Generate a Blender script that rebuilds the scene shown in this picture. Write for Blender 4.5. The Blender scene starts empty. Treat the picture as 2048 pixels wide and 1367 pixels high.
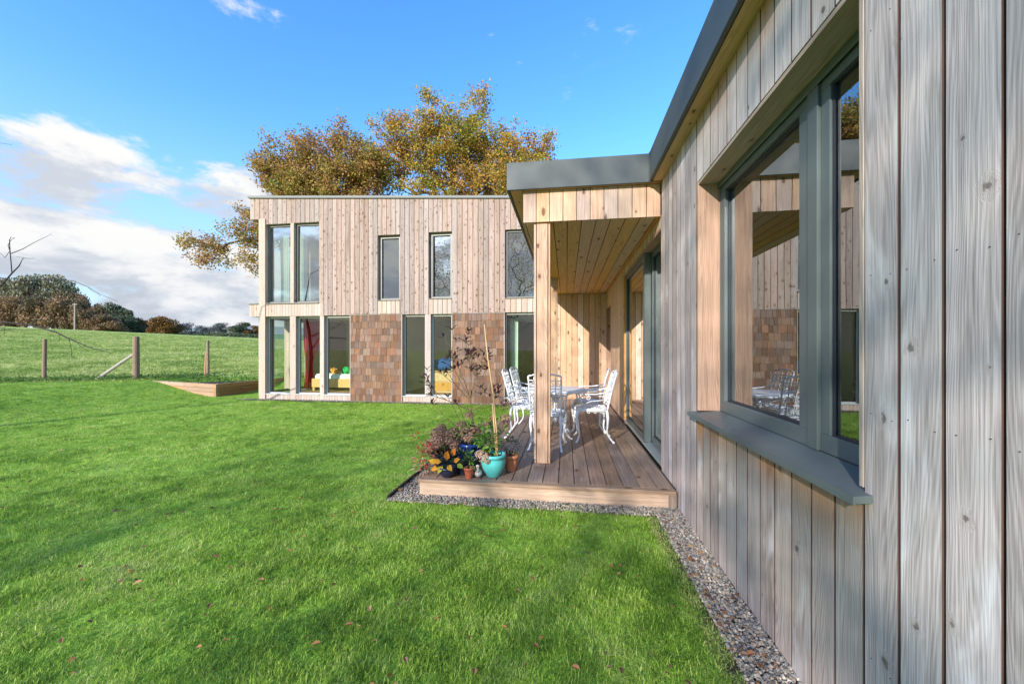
import bpy, math, random
import numpy as np
from mathutils import Vector, Matrix, Euler

random.seed(7)
rng = np.random.default_rng(7)
SC = bpy.context.scene
COL = SC.collection
V = Vector

# ------------------------------------------------------------------ camera
CS, CC = 0.1402, 0.9901                      # the camera looks 8 degrees left of the wing wall
cam = bpy.data.cameras.new('camera')
cam.sensor_width = 36.0
cam.lens = 770 / 2048 * 36
cam.shift_y = 14.5 / 2048
cam.clip_start = 0.02
cam.clip_end = 5000
camo = bpy.data.objects.new('camera', cam)
camo.location = (0, 0, 1.385)
camo.rotation_euler = (math.radians(90), 0, math.radians(8.06))
COL.objects.link(camo)
SC.camera = camo

# ------------------------------------------------------------------ light
SUN_EL, SUN_AZ = 21.0, 204.0                 # azimuth clockwise from +Y
SUN = V((math.sin(math.radians(SUN_AZ)) * math.cos(math.radians(SUN_EL)),
         math.cos(math.radians(SUN_AZ)) * math.cos(math.radians(SUN_EL)),
         math.sin(math.radians(SUN_EL))))
sun = bpy.data.lights.new('sun', 'SUN')
sun.energy = 4.0
sun.angle = math.radians(0.55)
sun.color = (1.0, 0.93, 0.83)
suno = bpy.data.objects.new('sun', sun)
suno.rotation_euler = (-SUN).to_track_quat('-Z', 'Y').to_euler()
COL.objects.link(suno)

SC.view_settings.view_transform = 'Standard'
SC.view_settings.look = 'None'
SC.view_settings.gamma = 1
SC.view_settings.use_curve_mapping = False
SC.view_settings.exposure = 0.85
SC.cycles.max_bounces = 8
SC.cycles.transparent_max_bounces = 24
SC.cycles.diffuse_bounces = 4
SC.cycles.use_denoising = True


class NT:
    """small helper round a node tree"""
    def __init__(self, tree):
        self.t = tree
        self.t.nodes.clear()

    def n(self, typ, **kw):
        nd = self.t.nodes.new(typ)
        for k, v in kw.items():
            setattr(nd, k, v)
        return nd

    def l(self, a, b):
        self.t.links.new(a, b)

    def val(self, sock, v):
        if hasattr(v, 'is_output') or isinstance(v, bpy.types.NodeSocket):
            self.l(v, sock)
        else:
            sock.default_value = v

    def math(self, op, a, b=None, c=None, clamp=False):
        nd = self.n('ShaderNodeMath', operation=op, use_clamp=clamp)
        self.val(nd.inputs[0], a)
        if b is not None:
            self.val(nd.inputs[1], b)
        if c is not None:
            self.val(nd.inputs[2], c)
        return nd.outputs[0]

    def vmath(self, op, a, b=None, scale=None):
        nd = self.n('ShaderNodeVectorMath', operation=op)
        self.val(nd.inputs[0], a)
        if b is not None:
            self.val(nd.inputs[1], b)
        if scale is not None:
            self.val(nd.inputs['Scale'], scale)
        return nd.outputs[0]

    def noise(self, vec, scale, detail=3.0, rough=0.5, dist=0.0):
        nd = self.n('ShaderNodeTexNoise')
        self.l(vec, nd.inputs['Vector'])
        nd.inputs['Scale'].default_value = scale
        nd.inputs['Detail'].default_value = detail
        nd.inputs['Roughness'].default_value = rough
        nd.inputs['Distortion'].default_value = dist
        return nd.outputs['Fac']

    def ramp(self, fac, stops):
        nd = self.n('ShaderNodeValToRGB')
        self.val(nd.inputs[0], fac)
        e = nd.color_ramp.elements
        while len(e) < len(stops):
            e.new(0.5)
        for el, (p, c) in zip(e, stops):
            el.position = p
            el.color = (c[0], c[1], c[2], 1) if not isinstance(c, (int, float)) else (c, c, c, 1)
        return nd.outputs[0]

    def mix(self, fac, a, b, blend='MIX'):
        nd = self.n('ShaderNodeMix', data_type='RGBA', blend_type=blend)
        self.val(nd.inputs[0], fac)
        for s, v in ((nd.inputs[6], a), (nd.inputs[7], b)):
            if isinstance(v, tuple):
                s.default_value = (v[0], v[1], v[2], 1)
            else:
                self.l(v, s)
        return nd.outputs[2]

    def smooth(self, x, lo, hi):
        nd = self.n('ShaderNodeMapRange', interpolation_type='SMOOTHSTEP')
        self.val(nd.inputs['Value'], x)
        nd.inputs['From Min'].default_value = lo
        nd.inputs['From Max'].default_value = hi
        return nd.outputs['Result']


# ------------------------------------------------------------------ sky with low cumulus
world = bpy.data.worlds.new('World')
SC.world = world
world.use_nodes = True
w = NT(world.node_tree)
sky = w.n('ShaderNodeTexSky', sky_type='NISHITA')
sky.sun_disc = False
sky.sun_elevation = math.radians(SUN_EL)
sky.sun_rotation = math.radians(SUN_AZ)
sky.air_density = 1.0
sky.dust_density = 0.3
sky.ozone_density = 2.0
hsv = w.n('ShaderNodeHueSaturation')
hsv.inputs['Hue'].default_value = 0.505
hsv.inputs['Saturation'].default_value = 1.30
hsv.inputs['Value'].default_value = 1.7
w.l(sky.outputs[0], hsv.inputs['Color'])
tc = w.n('ShaderNodeTexCoord')
sep = w.n('ShaderNodeSeparateXYZ')
w.l(tc.outputs['Generated'], sep.inputs[0])
el = sep.outputs['Z']
vec = w.vmath('MULTIPLY', tc.outputs['Generated'], (1, 1, 2.6))
vec = w.vmath('ADD', vec, (7.15, 4.4, 2.0))
n1 = w.noise(vec, 3.6, 10.0, 0.60, 0.15)
n2 = w.noise(w.vmath('ADD', vec, (0.03, 0.02, 0.13)), 3.6, 7.0, 0.58, 0.15)
n3 = w.noise(vec, 1.3, 2.0, 0.5)
thr = w.ramp(w.math('ADD', el, w.math('MULTIPLY', w.math('SUBTRACT', n3, 0.5), 0.06)),
             [(0.0, 0.34), (0.13, 0.375), (0.27, 0.405), (0.34, 0.50), (0.42, 0.63), (0.62, 0.61), (1.0, 0.61)])
dens = w.math('SUBTRACT', n1, thr)
mask = w.smooth(dens, -0.01, 0.10)
mask = w.math('MULTIPLY', mask, w.smooth(el, -0.05, 0.0))
shade = w.smooth(w.math('SUBTRACT', n1, n2), -0.10, 0.12)
shade = w.math('ADD', w.math('MULTIPLY', shade, 0.8), w.math('MULTIPLY', w.smooth(el, 0.02, 0.30), 0.25), clamp=True)
ccol = w.ramp(shade, [(0.0, (2.0, 2.2, 2.55)), (0.45, (2.75, 2.9, 3.15)), (1.0, (3.7, 3.7, 3.65))])
pale = w.mix(w.math('MULTIPLY', w.smooth(el, 0.48, 0.05), 0.80), hsv.outputs[0], (1.9, 2.5, 3.2))
skyc = w.mix(mask, pale, ccol)
bg = w.n('ShaderNodeBackground')
bg.inputs['Strength'].default_value = 0.15
w.l(skyc, bg.inputs['Color'])
wo = w.n('ShaderNodeOutputWorld')
w.l(bg.outputs[0], wo.inputs['Surface'])


# ------------------------------------------------------------------ materials
def newmat(name):
    m = bpy.data.materials.new(name)
    m.use_nodes = True
    t = NT(m.node_tree)
    out = t.n('ShaderNodeOutputMaterial')
    return m, t, out


def principled(t, out, color, rough=0.6, metal=0.0, bump=None, bstr=0.3, bdist=0.01, spec=0.5, trans=None):
    p = t.n('ShaderNodeBsdfPrincipled')
    if isinstance(color, tuple):
        p.inputs['Base Color'].default_value = (*color, 1)
    else:
        t.l(color, p.inputs['Base Color'])
    t.val(p.inputs['Roughness'], rough)
    p.inputs['Metallic'].default_value = metal
    p.inputs['Specular IOR Level'].default_value = spec
    if bump is not None:
        b = t.n('ShaderNodeBump')
        b.inputs['Strength'].default_value = bstr
        b.inputs['Distance'].default_value = bdist
        t.l(bump, b.inputs['Height'])
        t.l(b.outputs[0], p.inputs['Normal'])
    if trans is not None:
        tr = t.n('ShaderNodeBsdfTranslucent')
        if isinstance(color, tuple):
            tr.inputs[0].default_value = (*color, 1)
        else:
            t.l(color, tr.inputs[0])
        mx = t.n('ShaderNodeMixShader')
        mx.inputs[0].default_value = trans
        t.l(p.outputs[0], mx.inputs[1])
        t.l(tr.outputs[0], mx.inputs[2])
        t.l(mx.outputs[0], out.inputs[0])
    else:
        t.l(p.outputs[0], out.inputs[0])
    return p


def plain(name, color, rough=0.6, metal=0.0, nscale=8.0, namp=0.25, bstr=0.1, spec=0.5, bdist=0.004):
    """paint, metal, cloth: a colour with faint uneven wear"""
    m, t, out = newmat(name)
    tc = t.n('ShaderNodeTexCoord')
    n = t.noise(tc.outputs['Object'], nscale, 5.0, 0.6)
    k = t.math('ADD', t.math('MULTIPLY', n, namp * 2), 1 - namp)
    c = t.vmath('SCALE', t.n('ShaderNodeRGB').outputs[0], scale=k)
    t.t.nodes[-1] if False else None
    for nd in t.t.nodes:
        if nd.bl_idname == 'ShaderNodeRGB':
            nd.outputs[0].default_value = (*color, 1)
    n2 = t.noise(tc.outputs['Object'], nscale * 9, 3.0, 0.6)
    r = t.math('ADD', t.math('MULTIPLY', n, 0.25), rough - 0.12, clamp=True)
    principled(t, out, c, r, metal, n2, bstr, bdist, spec)
    return m


def wood(name, light, dark, knot=(0.09, 0.05, 0.03), knots=0.5, painted_sheen=0.0, vary=0.22, rough=0.75,
         shelter=None, warm=(0.42, 0.22, 0.10), hue=0.5, grain=1.0, ksc=(6.0, 3.0), spots=None, ksize=1.0, spotz=2.6):
    """board wood; grain runs along the object's own Z, every object gets its own piece of timber"""
    m, t, out = newmat(name)
    tc = t.n('ShaderNodeTexCoord')
    oi = t.n('ShaderNodeObjectInfo')
    rnd = oi.outputs['Random']
    wn = t.n('ShaderNodeTexWhiteNoise', noise_dimensions='1D')
    t.l(rnd, wn.inputs['W'])
    off = t.vmath('SCALE', wn.outputs['Color'], scale=37.0)
    P = t.vmath('ADD', tc.outputs['Object'], off)
    # knots
    vo = t.n('ShaderNodeTexVoronoi', feature='F1', voronoi_dimensions='2D')
    vo.inputs['Scale'].default_value = 1.0
    vo.inputs['Randomness'].default_value = 1.0
    jit = t.noise(P, 55.0, 2.0, 0.5)
    sk = t.n('ShaderNodeSeparateXYZ')
    t.l(P, sk.inputs[0])
    ck = t.n('ShaderNodeCombineXYZ')
    t.l(t.math('MULTIPLY', sk.outputs[0], ksc[0]), ck.inputs[0])
    t.l(t.math('MULTIPLY', sk.outputs[2], ksc[1]), ck.inputs[1])
    t.l(ck.outputs[0], vo.inputs['Vector'])
    dist = t.math('ADD', vo.outputs['Distance'], t.math('MULTIPLY', t.math('SUBTRACT', jit, 0.5), 0.13))
    sc = t.n('ShaderNodeSeparateColor')
    t.l(vo.outputs['Color'], sc.inputs[0])
    keep = t.math('LESS_THAN', sc.outputs[0], knots)
    size = t.math('ADD', t.math('MULTIPLY', t.math('POWER', sc.outputs[1], 1.6), 0.95 * ksize), 0.35 * ksize)
    kd = t.math('DIVIDE', dist, size)
    kmask = t.math('MULTIPLY', t.smooth(kd, 0.13, 0.06), keep)
    khalo = t.math('MULTIPLY', t.smooth(kd, 0.30, 0.07), keep)
    # grain
    lowv = t.vmath('MULTIPLY', P, (6.0, 6.0, 0.5))
    low = t.noise(lowv, 1.0, 3.0, 0.5)
    sx = t.n('ShaderNodeSeparateXYZ')
    t.l(P, sx.inputs[0])
    f = t.math('ADD', t.math('MULTIPLY', sx.outputs[0], 95.0), t.math('MULTIPLY', low, 24.0))
    f = t.math('ADD', f, t.math('MULTIPLY', khalo, 5.0))
    ring = t.math('SINE', t.math('MULTIPLY', f, 6.283))
    ring = t.math('ADD', t.math('MULTIPLY', ring, 0.5), 0.5)
    fine = t.noise(t.vmath('MULTIPLY', P, (240.0, 120.0, 5.0)), 1.0, 3.0, 0.65)
    med = t.noise(t.vmath('MULTIPLY', P, (45.0, 30.0, 1.6)), 1.0, 3.0, 0.6)
    g = t.math('ADD', t.math('MULTIPLY', ring, 0.20 * grain), t.math('MULTIPLY', fine, 0.5))
    g = t.math('ADD', g, t.math('MULTIPLY', med, 0.55))
    g = t.smooth(g, 0.30, 0.88)
    col = t.mix(g, dark, light)
    if painted_sheen:
        s = t.noise(t.vmath('MULTIPLY', P, (5.0, 5.0, 1.7)), 1.0, 3.0, 0.55, 0.8)
        s = t.math('MULTIPLY', t.smooth(s, 0.53, 0.72), painted_sheen)
        col = t.mix(s, col, (0.74, 0.70, 0.69))  # sky sheen painted into the wood colour as pale patches
        d = t.noise(t.vmath('MULTIPLY', P, (16.0, 10.0, 1.3)), 1.0, 4.0, 0.6, 0.4)
        col = t.mix(t.math('MULTIPLY', t.smooth(d, 0.55, 0.78), 0.45), col, (dark[0] * .55, dark[1] * .55, dark[2] * .55))
    if spots:
        d = t.noise(t.vmath('MULTIPLY', P, (7.0, 7.0, spotz)), 1.0, 5.0, 0.65, 0.5)
        col = t.mix(t.math('MULTIPLY', t.smooth(d, 0.48, 0.75), 0.6), col, spots)
    if shelter:
        geo = t.n('ShaderNodeNewGeometry')
        sp = t.n('ShaderNodeSeparateXYZ')
        t.l(geo.outputs['Position'], sp.inputs[0])
        z = t.math('ADD', sp.outputs[2], t.math('MULTIPLY', t.math('SUBTRACT', med, 0.5), 0.22))
        z = t.math('ADD', z, t.math('MULTIPLY', t.math('SUBTRACT', rnd, 0.5), 0.10))
        wf = t.math('MULTIPLY', t.smooth(z, shelter[0], shelter[1]), shelter[2])
        wcol = t.mix(g, (warm[0] * .55, warm[1] * .55, warm[2] * .55), warm)
        col = t.mix(wf, col, wcol)
    col = t.mix(t.math('MULTIPLY', khalo, 0.22), col, (knot[0] * 2.2, knot[1] * 2.0, knot[2] * 1.8))
    col = t.mix(t.math('MULTIPLY', kmask, 0.85), col, knot)
    hs = t.n('ShaderNodeHueSaturation')
    t.l(col, hs.inputs['Color'])
    ws = t.n('ShaderNodeSeparateColor')
    t.l(wn.outputs['Color'], ws.inputs[0])
    t.l(t.math('ADD', t.math('MULTIPLY', ws.outputs[0], vary * 2), 1 - vary), hs.inputs['Value'])
    t.l(t.math('ADD', t.math('MULTIPLY', ws.outputs[1], 0.5), 0.75), hs.inputs['Saturation'])
    t.l(t.math('ADD', t.math('MULTIPLY', ws.outputs[2], 0.016), hue - 0.008), hs.inputs['Hue'])
    hgt = t.math('ADD', g, t.math('MULTIPLY', kmask, -0.6))
    principled(t, out, hs.outputs[0], rough, 0.0, hgt, 0.35, 0.0025, 0.35)
    return m


M = {}
M['grey'] = wood('weathered_grey_larch', (0.60, 0.525, 0.50), (0.245, 0.20, 0.18), knot=(0.13, 0.10, 0.085), knots=0.5,
                 painted_sheen=0.6, vary=0.17, rough=0.55, ksc=(5.0, 4.0), ksize=.55, grain=.6)
M['grey_sill'] = wood('weathered_larch_below_sill', (0.52, 0.445, 0.40), (0.25, 0.20, 0.17), knot=(0.10, 0.08, 0.07), knots=0.30,
                      painted_sheen=0.6, vary=0.13, rough=0.55, shelter=(0.60, 0.96, 0.9), ksc=(5.0, 4.0), ksize=.5)
M['grey_top'] = wood('weathered_larch_below_eaves', (0.60, 0.525, 0.48), (0.30, 0.25, 0.22), knot=(0.12, 0.09, 0.08), knots=0.30,
                     painted_sheen=0.4, vary=0.10, rough=0.6, shelter=(2.85, 3.08, 0.75), ksc=(5.0, 4.0), ksize=.5)
M['facade'] = wood('facade_larch', (0.43, 0.34, 0.295), (0.215, 0.152, 0.122), knot=(0.10, 0.055, 0.035), knots=0.80, vary=0.16,
                   ksc=(8.0, 5.5), ksize=1.35, spots=(0.17, 0.108, 0.08), spotz=.5)
M['band'] = wood('pale_larch', (0.52, 0.425, 0.36), (0.33, 0.255, 0.21), knot=(0.2, 0.12, 0.08), knots=0.35, vary=0.12)
M['post'] = wood('post_larch', (0.60, 0.44, 0.33), (0.34, 0.21, 0.14), knot=(0.09, 0.045, 0.03), knots=0.4, vary=0.08)
M['beam'] = wood('beam_larch', (0.64, 0.46, 0.34), (0.38, 0.235, 0.155), knot=(0.11, 0.055, 0.035), knots=0.5, vary=0.16)
M['soffit'] = wood('soffit_larch', (0.70, 0.43, 0.20), (0.46, 0.24, 0.09), knot=(0.10, 0.04, 0.02), knots=0.55, vary=0.10)
M['inner'] = wood('sheltered_larch', (0.66, 0.46, 0.31), (0.40, 0.24, 0.14), knot=(0.11, 0.05, 0.03), knots=0.55, vary=0.12)
M['reveal'] = wood('reveal_larch', (0.47, 0.335, 0.26), (0.28, 0.18, 0.13), knot=(0.10, 0.05, 0.03), knots=0.5, vary=0.08)
M['deck'] = wood('deck_softwood', (0.40, 0.285, 0.215), (0.17, 0.112, 0.08), knot=(0.05, 0.03, 0.02), knots=0.25, vary=0.16, grain=.4,
                 spots=(0.12, 0.085, 0.07), rough=0.6)
M['skirt'] = wood('skirting_softwood', (0.60, 0.42, 0.30), (0.32, 0.20, 0.135), knot=(0.12, 0.05, 0.03), knots=0.35, vary=0.1,
                  spots=(0.30, 0.19, 0.13), ksc=(3.0, 1.4), grain=.5)
M['cedar'] = wood('cedar_shingle', (0.25, 0.145, 0.10), (0.11, 0.058, 0.038), knots=0.0, vary=0.34, grain=0.5, hue=0.505)
M['sleeper'] = wood('new_sleeper_timber', (0.50, 0.31, 0.20), (0.28, 0.155, 0.09), knots=0.3, vary=0.2)
M['oldpost'] = wood('old_fence_timber', (0.30, 0.215, 0.17), (0.11, 0.075, 0.058), knots=0.2, vary=0.2, grain=1.4)
M['pale_brace'] = wood('silvered_timber', (0.46, 0.42, 0.37), (0.25, 0.22, 0.19), knots=0.2, vary=0.1)
M['pine'] = wood('indoor_pine', (0.72, 0.46, 0.20), (0.5, 0.28, 0.10), knots=0.3, vary=0.1, rough=0.4)
M['metal_grey'] = plain('grey_green_fascia', (0.052, 0.066, 0.066), 0.55, 0.0, 3.0, 0.22, 0.05, 0.6)
M['frame_teal'] = plain('teal_grey_window_paint', (0.092, 0.116, 0.115), 0.42, 0.0, 4.0, 0.10, 0.03, 0.5)
M['sill_teal'] = plain('teal_grey_sill', (0.105, 0.13, 0.13), 0.4, 0.0, 5.0, 0.15, 0.03, 0.5)
M['threshold'] = plain('aluminium_threshold', (0.42, 0.47, 0.48), 0.4, 0.6, 6.0, 0.15, 0.03)
M['frame_house'] = plain('olive_grey_window_paint', (0.17, 0.17, 0.15), 0.45, 0.0, 6.0, 0.12, 0.03)
M['sill_house'] = plain('pale_grey_sill', (0.42, 0.45, 0.46), 0.5, 0.0, 6.0, 0.12, 0.03)
M['frame_light'] = plain('light_grey_paint', (0.50, 0.51, 0.49), 0.5, 0.0, 6.0, 0.10, 0.03)
M['rubber'] = plain('black_gasket', (0.015, 0.02, 0.03), 0.5, 0.0)
M['roof'] = plain('roof_membrane', (0.20, 0.205, 0.20), 0.7, 0.0)
M['plaster'] = plain('cream_plaster', (0.86, 0.83, 0.70), 0.85, 0.0, 2.0, 0.04, 0.02)
M['plaster_warm'] = plain('ochre_plaster', (0.55, 0.50, 0.34), 0.85, 0.0, 2.0, 0.05, 0.02)
M['floorboard'] = plain('oak_floor', (0.50, 0.30, 0.15), 0.5, 0.0, 5.0, 0.15, 0.02)
M['white_cast'] = plain('white_cast_aluminium', (0.84, 0.85, 0.87), 0.38, 0.0, 30.0, 0.06, 0.2)
M['red_cloth'] = plain('red_cloth', (0.58, 0.035, 0.04), 0.85, 0.0, 5.0, 0.15, 0.1)
M['pale_cloth'] = plain('pale_green_cloth', (0.55, 0.64, 0.56), 0.9, 0.0, 5.0, 0.10, 0.1)
M['white_cloth'] = plain('white_bedding', (0.80, 0.82, 0.80), 0.9, 0.0, 5.0, 0.05, 0.2)
M['blue_cloth'] = plain('blue_bedding', (0.02, 0.08, 0.30), 0.9, 0.0, 5.0, 0.3, 0.2)
M['green_cloth'] = plain('green_toy_cloth', (0.02, 0.40, 0.10), 0.9)
M['orange_cloth'] = plain('orange_toy_cloth', (0.75, 0.33, 0.05), 0.9)
M['dark_cloth'] = plain('dark_toy_cloth', (0.05, 0.045, 0.05), 0.9)
M['turquoise'] = plain('turquoise_glaze', (0.10, 0.50, 0.50), 0.22, 0.0, 7.0, 0.22, 0.05)
M['blue_glaze'] = plain('cobalt_glaze', (0.012, 0.035, 0.17), 0.16, 0.0, 7.0, 0.5, 0.05)
M['terracotta'] = plain('terracotta', (0.52, 0.20, 0.10), 0.8, 0.0, 14.0, 0.22, 0.2)
M['plastic_terracotta'] = plain('terracotta_plastic', (0.46, 0.12, 0.055), 0.5, 0.0, 9.0, 0.12, 0.05)
M['dark_pot'] = plain('dark_glaze', (0.02, 0.022, 0.05), 0.25, 0.0, 9.0, 0.3, 0.05)
M['soil'] = plain('potting_soil', (0.05, 0.035, 0.025), 0.95, 0.0, 50.0, 0.5, 0.8, bdist=0.01)
M['ceramic'] = plain('mottled_ceramic', (0.58, 0.55, 0.52), 0.35, 0.0, 22.0, 0.5, 0.05)
M['beak'] = plain('orange_glaze', (0.7, 0.25, 0.04), 0.4)
M['cane'] = plain('bamboo', (0.60, 0.38, 0.18), 0.5, 0.0, 20.0, 0.2, 0.1)
M['edging'] = plain('dark_edging', (0.045, 0.028, 0.02), 0.9, 0.0, 30.0, 0.4, 0.4)
M['board_edge'] = plain('dark_board_edge', (0.085, 0.045, 0.032), 0.85)
M['membrane'] = plain('black_membrane', (0.018, 0.014, 0.012), 0.9)
M['screw'] = plain('steel_screw', (0.05, 0.05, 0.05), 0.5, 0.5)


def glass_mat(name, boost, base, tint):
    m, t, out = newmat(name)
    fr = t.n('ShaderNodeFresnel')
    fr.inputs['IOR'].default_value = 1.5
    gl = t.n('ShaderNodeBsdfGlossy')
    gl.inputs['Roughness'].default_value = 0.0
    gl.inputs['Color'].default_value = (0.92, 0.97, 1.0, 1)
    tr = t.n('ShaderNodeBsdfTransparent')
    tr.inputs['Color'].default_value = (*tint, 1)
    mx = t.n('ShaderNodeMixShader')
    fac = t.math('ADD', t.math('MULTIPLY', fr.outputs[0], boost), base, clamp=True)
    geo = t.n('ShaderNodeNewGeometry')
    fac = t.math('MULTIPLY', fac, t.math('SUBTRACT', 1.0, geo.outputs['Backfacing']))
    # faint waviness of toughened panes
    tc = t.n('ShaderNodeTexCoord')
    b = t.n('ShaderNodeBump')
    b.inputs['Strength'].default_value = 0.5
    b.inputs['Distance'].default_value = 0.0006
    t.l(t.noise(tc.outputs['Object'], 2.2, 1.0, 0.4), b.inputs['Height'])
    t.l(b.outputs[0], gl.inputs['Normal'])
    t.l(fac, mx.inputs[0])
    t.l(tr.outputs[0], mx.inputs[1])
    t.l(gl.outputs[0], mx.inputs[2])
    t.l(mx.outputs[0], out.inputs[0])
    return m


M['glass'] = glass_mat('coated_window_glass', 2.0, 0.27, (0.90, 0.95, 0.91))
M['glass_low'] = glass_mat('clear_window_glass', 1.5, 0.02, (0.92, 0.96, 0.92))


def leafmat(name, cols, rough=0.55, trans=0.35, attr=True):
    """leaf colours picked from per-leaf tint"""
    m, t, out = newmat(name)
    if attr:
        a = t.n('ShaderNodeAttribute', attribute_name='tint')
        f = a.outputs['Fac']
    else:
        f = t.n('ShaderNodeObjectInfo').outputs['Random']
    stops = [(i / max(1, len(cols) - 1), c) for i, c in enumerate(cols)]
    c = t.ramp(f, stops)
    principled(t, out, c, rough, 0, spec=0.35, trans=trans)
    return m


OAK = [(0.16, 0.21, 0.03), (0.28, 0.29, 0.04), (0.50, 0.36, 0.045), (0.55, 0.31, 0.05), (0.44, 0.21, 0.06), (0.27, 0.16, 0.10)]
M['oak_leaf'] = leafmat('oak_leaf_autumn', OAK)
M['oak_leaf_rusty'] = leafmat('oak_leaf_rusty', [(0.16, 0.20, 0.04), (0.27, 0.27, 0.05), (0.46, 0.31, 0.06), (0.48, 0.25, 0.08), (0.40, 0.20, 0.10), (0.28, 0.18, 0.13)])
M['green_leaf'] = leafmat('green_leaf', [(0.03, 0.07, 0.015), (0.06, 0.13, 0.02), (0.10, 0.18, 0.03), (0.20, 0.20, 0.04)])
M['bark'] = plain('oak_bark', (0.12, 0.085, 0.065), 0.9, 0.0, 9.0, 0.4, 0.8, bdist=0.03)
M['twig'] = plain('dark_twig_bark', (0.03, 0.02, 0.02), 0.85, 0.0, 30.0, 0.3, 0.3)
M['stem'] = plain('shrub_stem', (0.17, 0.12, 0.06), 0.8, 0.0, 30.0, 0.3, 0.3)
M['wood_brown'] = leafmat('far_brown_foliage', [(0.09, 0.09, 0.045), (0.18, 0.13, 0.065), (0.28, 0.17, 0.09), (0.30, 0.22, 0.11)], trans=0.2)
M['wood_grey'] = leafmat('far_greygreen_foliage', [(0.08, 0.10, 0.055), (0.17, 0.19, 0.10), (0.24, 0.21, 0.13), (0.30, 0.26, 0.18)], trans=0.2)
M['wood_dark'] = leafmat('far_dark_foliage', [(0.045, 0.07, 0.04), (0.07, 0.11, 0.055), (0.11, 0.14, 0.07), (0.14, 0.16, 0.09)], trans=0.2)
M['wood_rust'] = leafmat('far_rust_foliage', [(0.09, 0.06, 0.02), (0.19, 0.10, 0.03), (0.27, 0.12, 0.03), (0.15, 0.12, 0.03)], trans=0.2)
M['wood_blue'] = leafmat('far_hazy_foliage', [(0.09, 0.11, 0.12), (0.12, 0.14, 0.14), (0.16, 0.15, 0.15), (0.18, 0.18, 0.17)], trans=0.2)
M['hydrangea'] = leafmat('dried_hydrangea', [(0.24, 0.11, 0.07), (0.44, 0.24, 0.16), (0.62, 0.43, 0.30), (0.46, 0.22, 0.18)], trans=0.3)
M['hydrangea_pale'] = leafmat('faded_hydrangea', [(0.40, 0.20, 0.12), (0.55, 0.36, 0.24), (0.66, 0.50, 0.36), (0.50, 0.30, 0.24)], trans=0.3)
M['fresh_leaf'] = leafmat('fresh_leaf', [(0.05, 0.16, 0.02), (0.12, 0.30, 0.04), (0.22, 0.42, 0.07), (0.35, 0.42, 0.08)], trans=0.4)
M['dark_leaf'] = leafmat('purple_leaf', [(0.03, 0.018, 0.02), (0.07, 0.03, 0.04), (0.12, 0.05, 0.05), (0.06, 0.05, 0.03)], trans=0.2)
M['deep_leaf'] = leafmat('deep_green_leaf', [(0.012, 0.03, 0.015), (0.03, 0.06, 0.025), (0.05, 0.09, 0.03), (0.09, 0.10, 0.04)], trans=0.2)
M['red_leaf'] = leafmat('red_leaf', [(0.40, 0.03, 0.02), (0.62, 0.08, 0.05), (0.55, 0.18, 0.13), (0.45, 0.30, 0.22)], trans=0.35)
M['yellow_leaf'] = leafmat('orange_yellow_leaf', [(0.28, 0.38, 0.05), (0.72, 0.50, 0.05), (0.82, 0.38, 0.04), (0.75, 0.22, 0.04)], trans=0.35)
M['fallen'] = leafmat('fallen_leaf', [(0.13, 0.06, 0.03), (0.24, 0.10, 0.04), (0.36, 0.16, 0.05), (0.34, 0.22, 0.10), (0.18, 0.08, 0.06)], trans=0.1)
M['weed'] = leafmat('weed_leaf', [(0.05, 0.13, 0.02), (0.09, 0.22, 0.03), (0.14, 0.28, 0.05), (0.20, 0.24, 0.08)], trans=0.35)
M['grass_blade'] = None


def grassmat():
    m, t, out = newmat('grass_blade')
    oi = t.n('ShaderNodeObjectInfo')
    geo = t.n('ShaderNodeNewGeometry')
    n = t.noise(geo.outputs['Position'], 0.8, 4.0, 0.6)
    n2 = t.noise(geo.outputs['Position'], 3.2, 4.0, 0.65, 0.6)
    f = t.math('ADD', t.math('MULTIPLY', n, 0.95), t.math('MULTIPLY', n2, 0.95))
    f = t.math('ADD', t.math('SUBTRACT', f, 0.39), t.math('MULTIPLY', t.math('SUBTRACT', oi.outputs['Random'], 0.5), 0.34))
    a = t.n('ShaderNodeAttribute', attribute_name='tint')
    f = t.math('ADD', f, t.math('MULTIPLY', t.math('SUBTRACT', a.outputs['Fac'], 0.5), 0.35))
    c = t.ramp(f, [(0.28, (0.10, 0.20, 0.025)), (0.48, (0.27, 0.46, 0.045)), (0.68, (0.46, 0.63, 0.10)), (0.95, (0.62, 0.68, 0.26))])
    straw = t.math('GREATER_THAN', a.outputs['Fac'], t.math('SUBTRACT', 1.12, t.math('MULTIPLY', n2, 0.30)))
    c = t.mix(straw, c, (0.36, 0.32, 0.14))
    principled(t, out, c, 0.5, 0, spec=0.4, trans=0.42)
    return m


M['grass_blade'] = grassmat()


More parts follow.
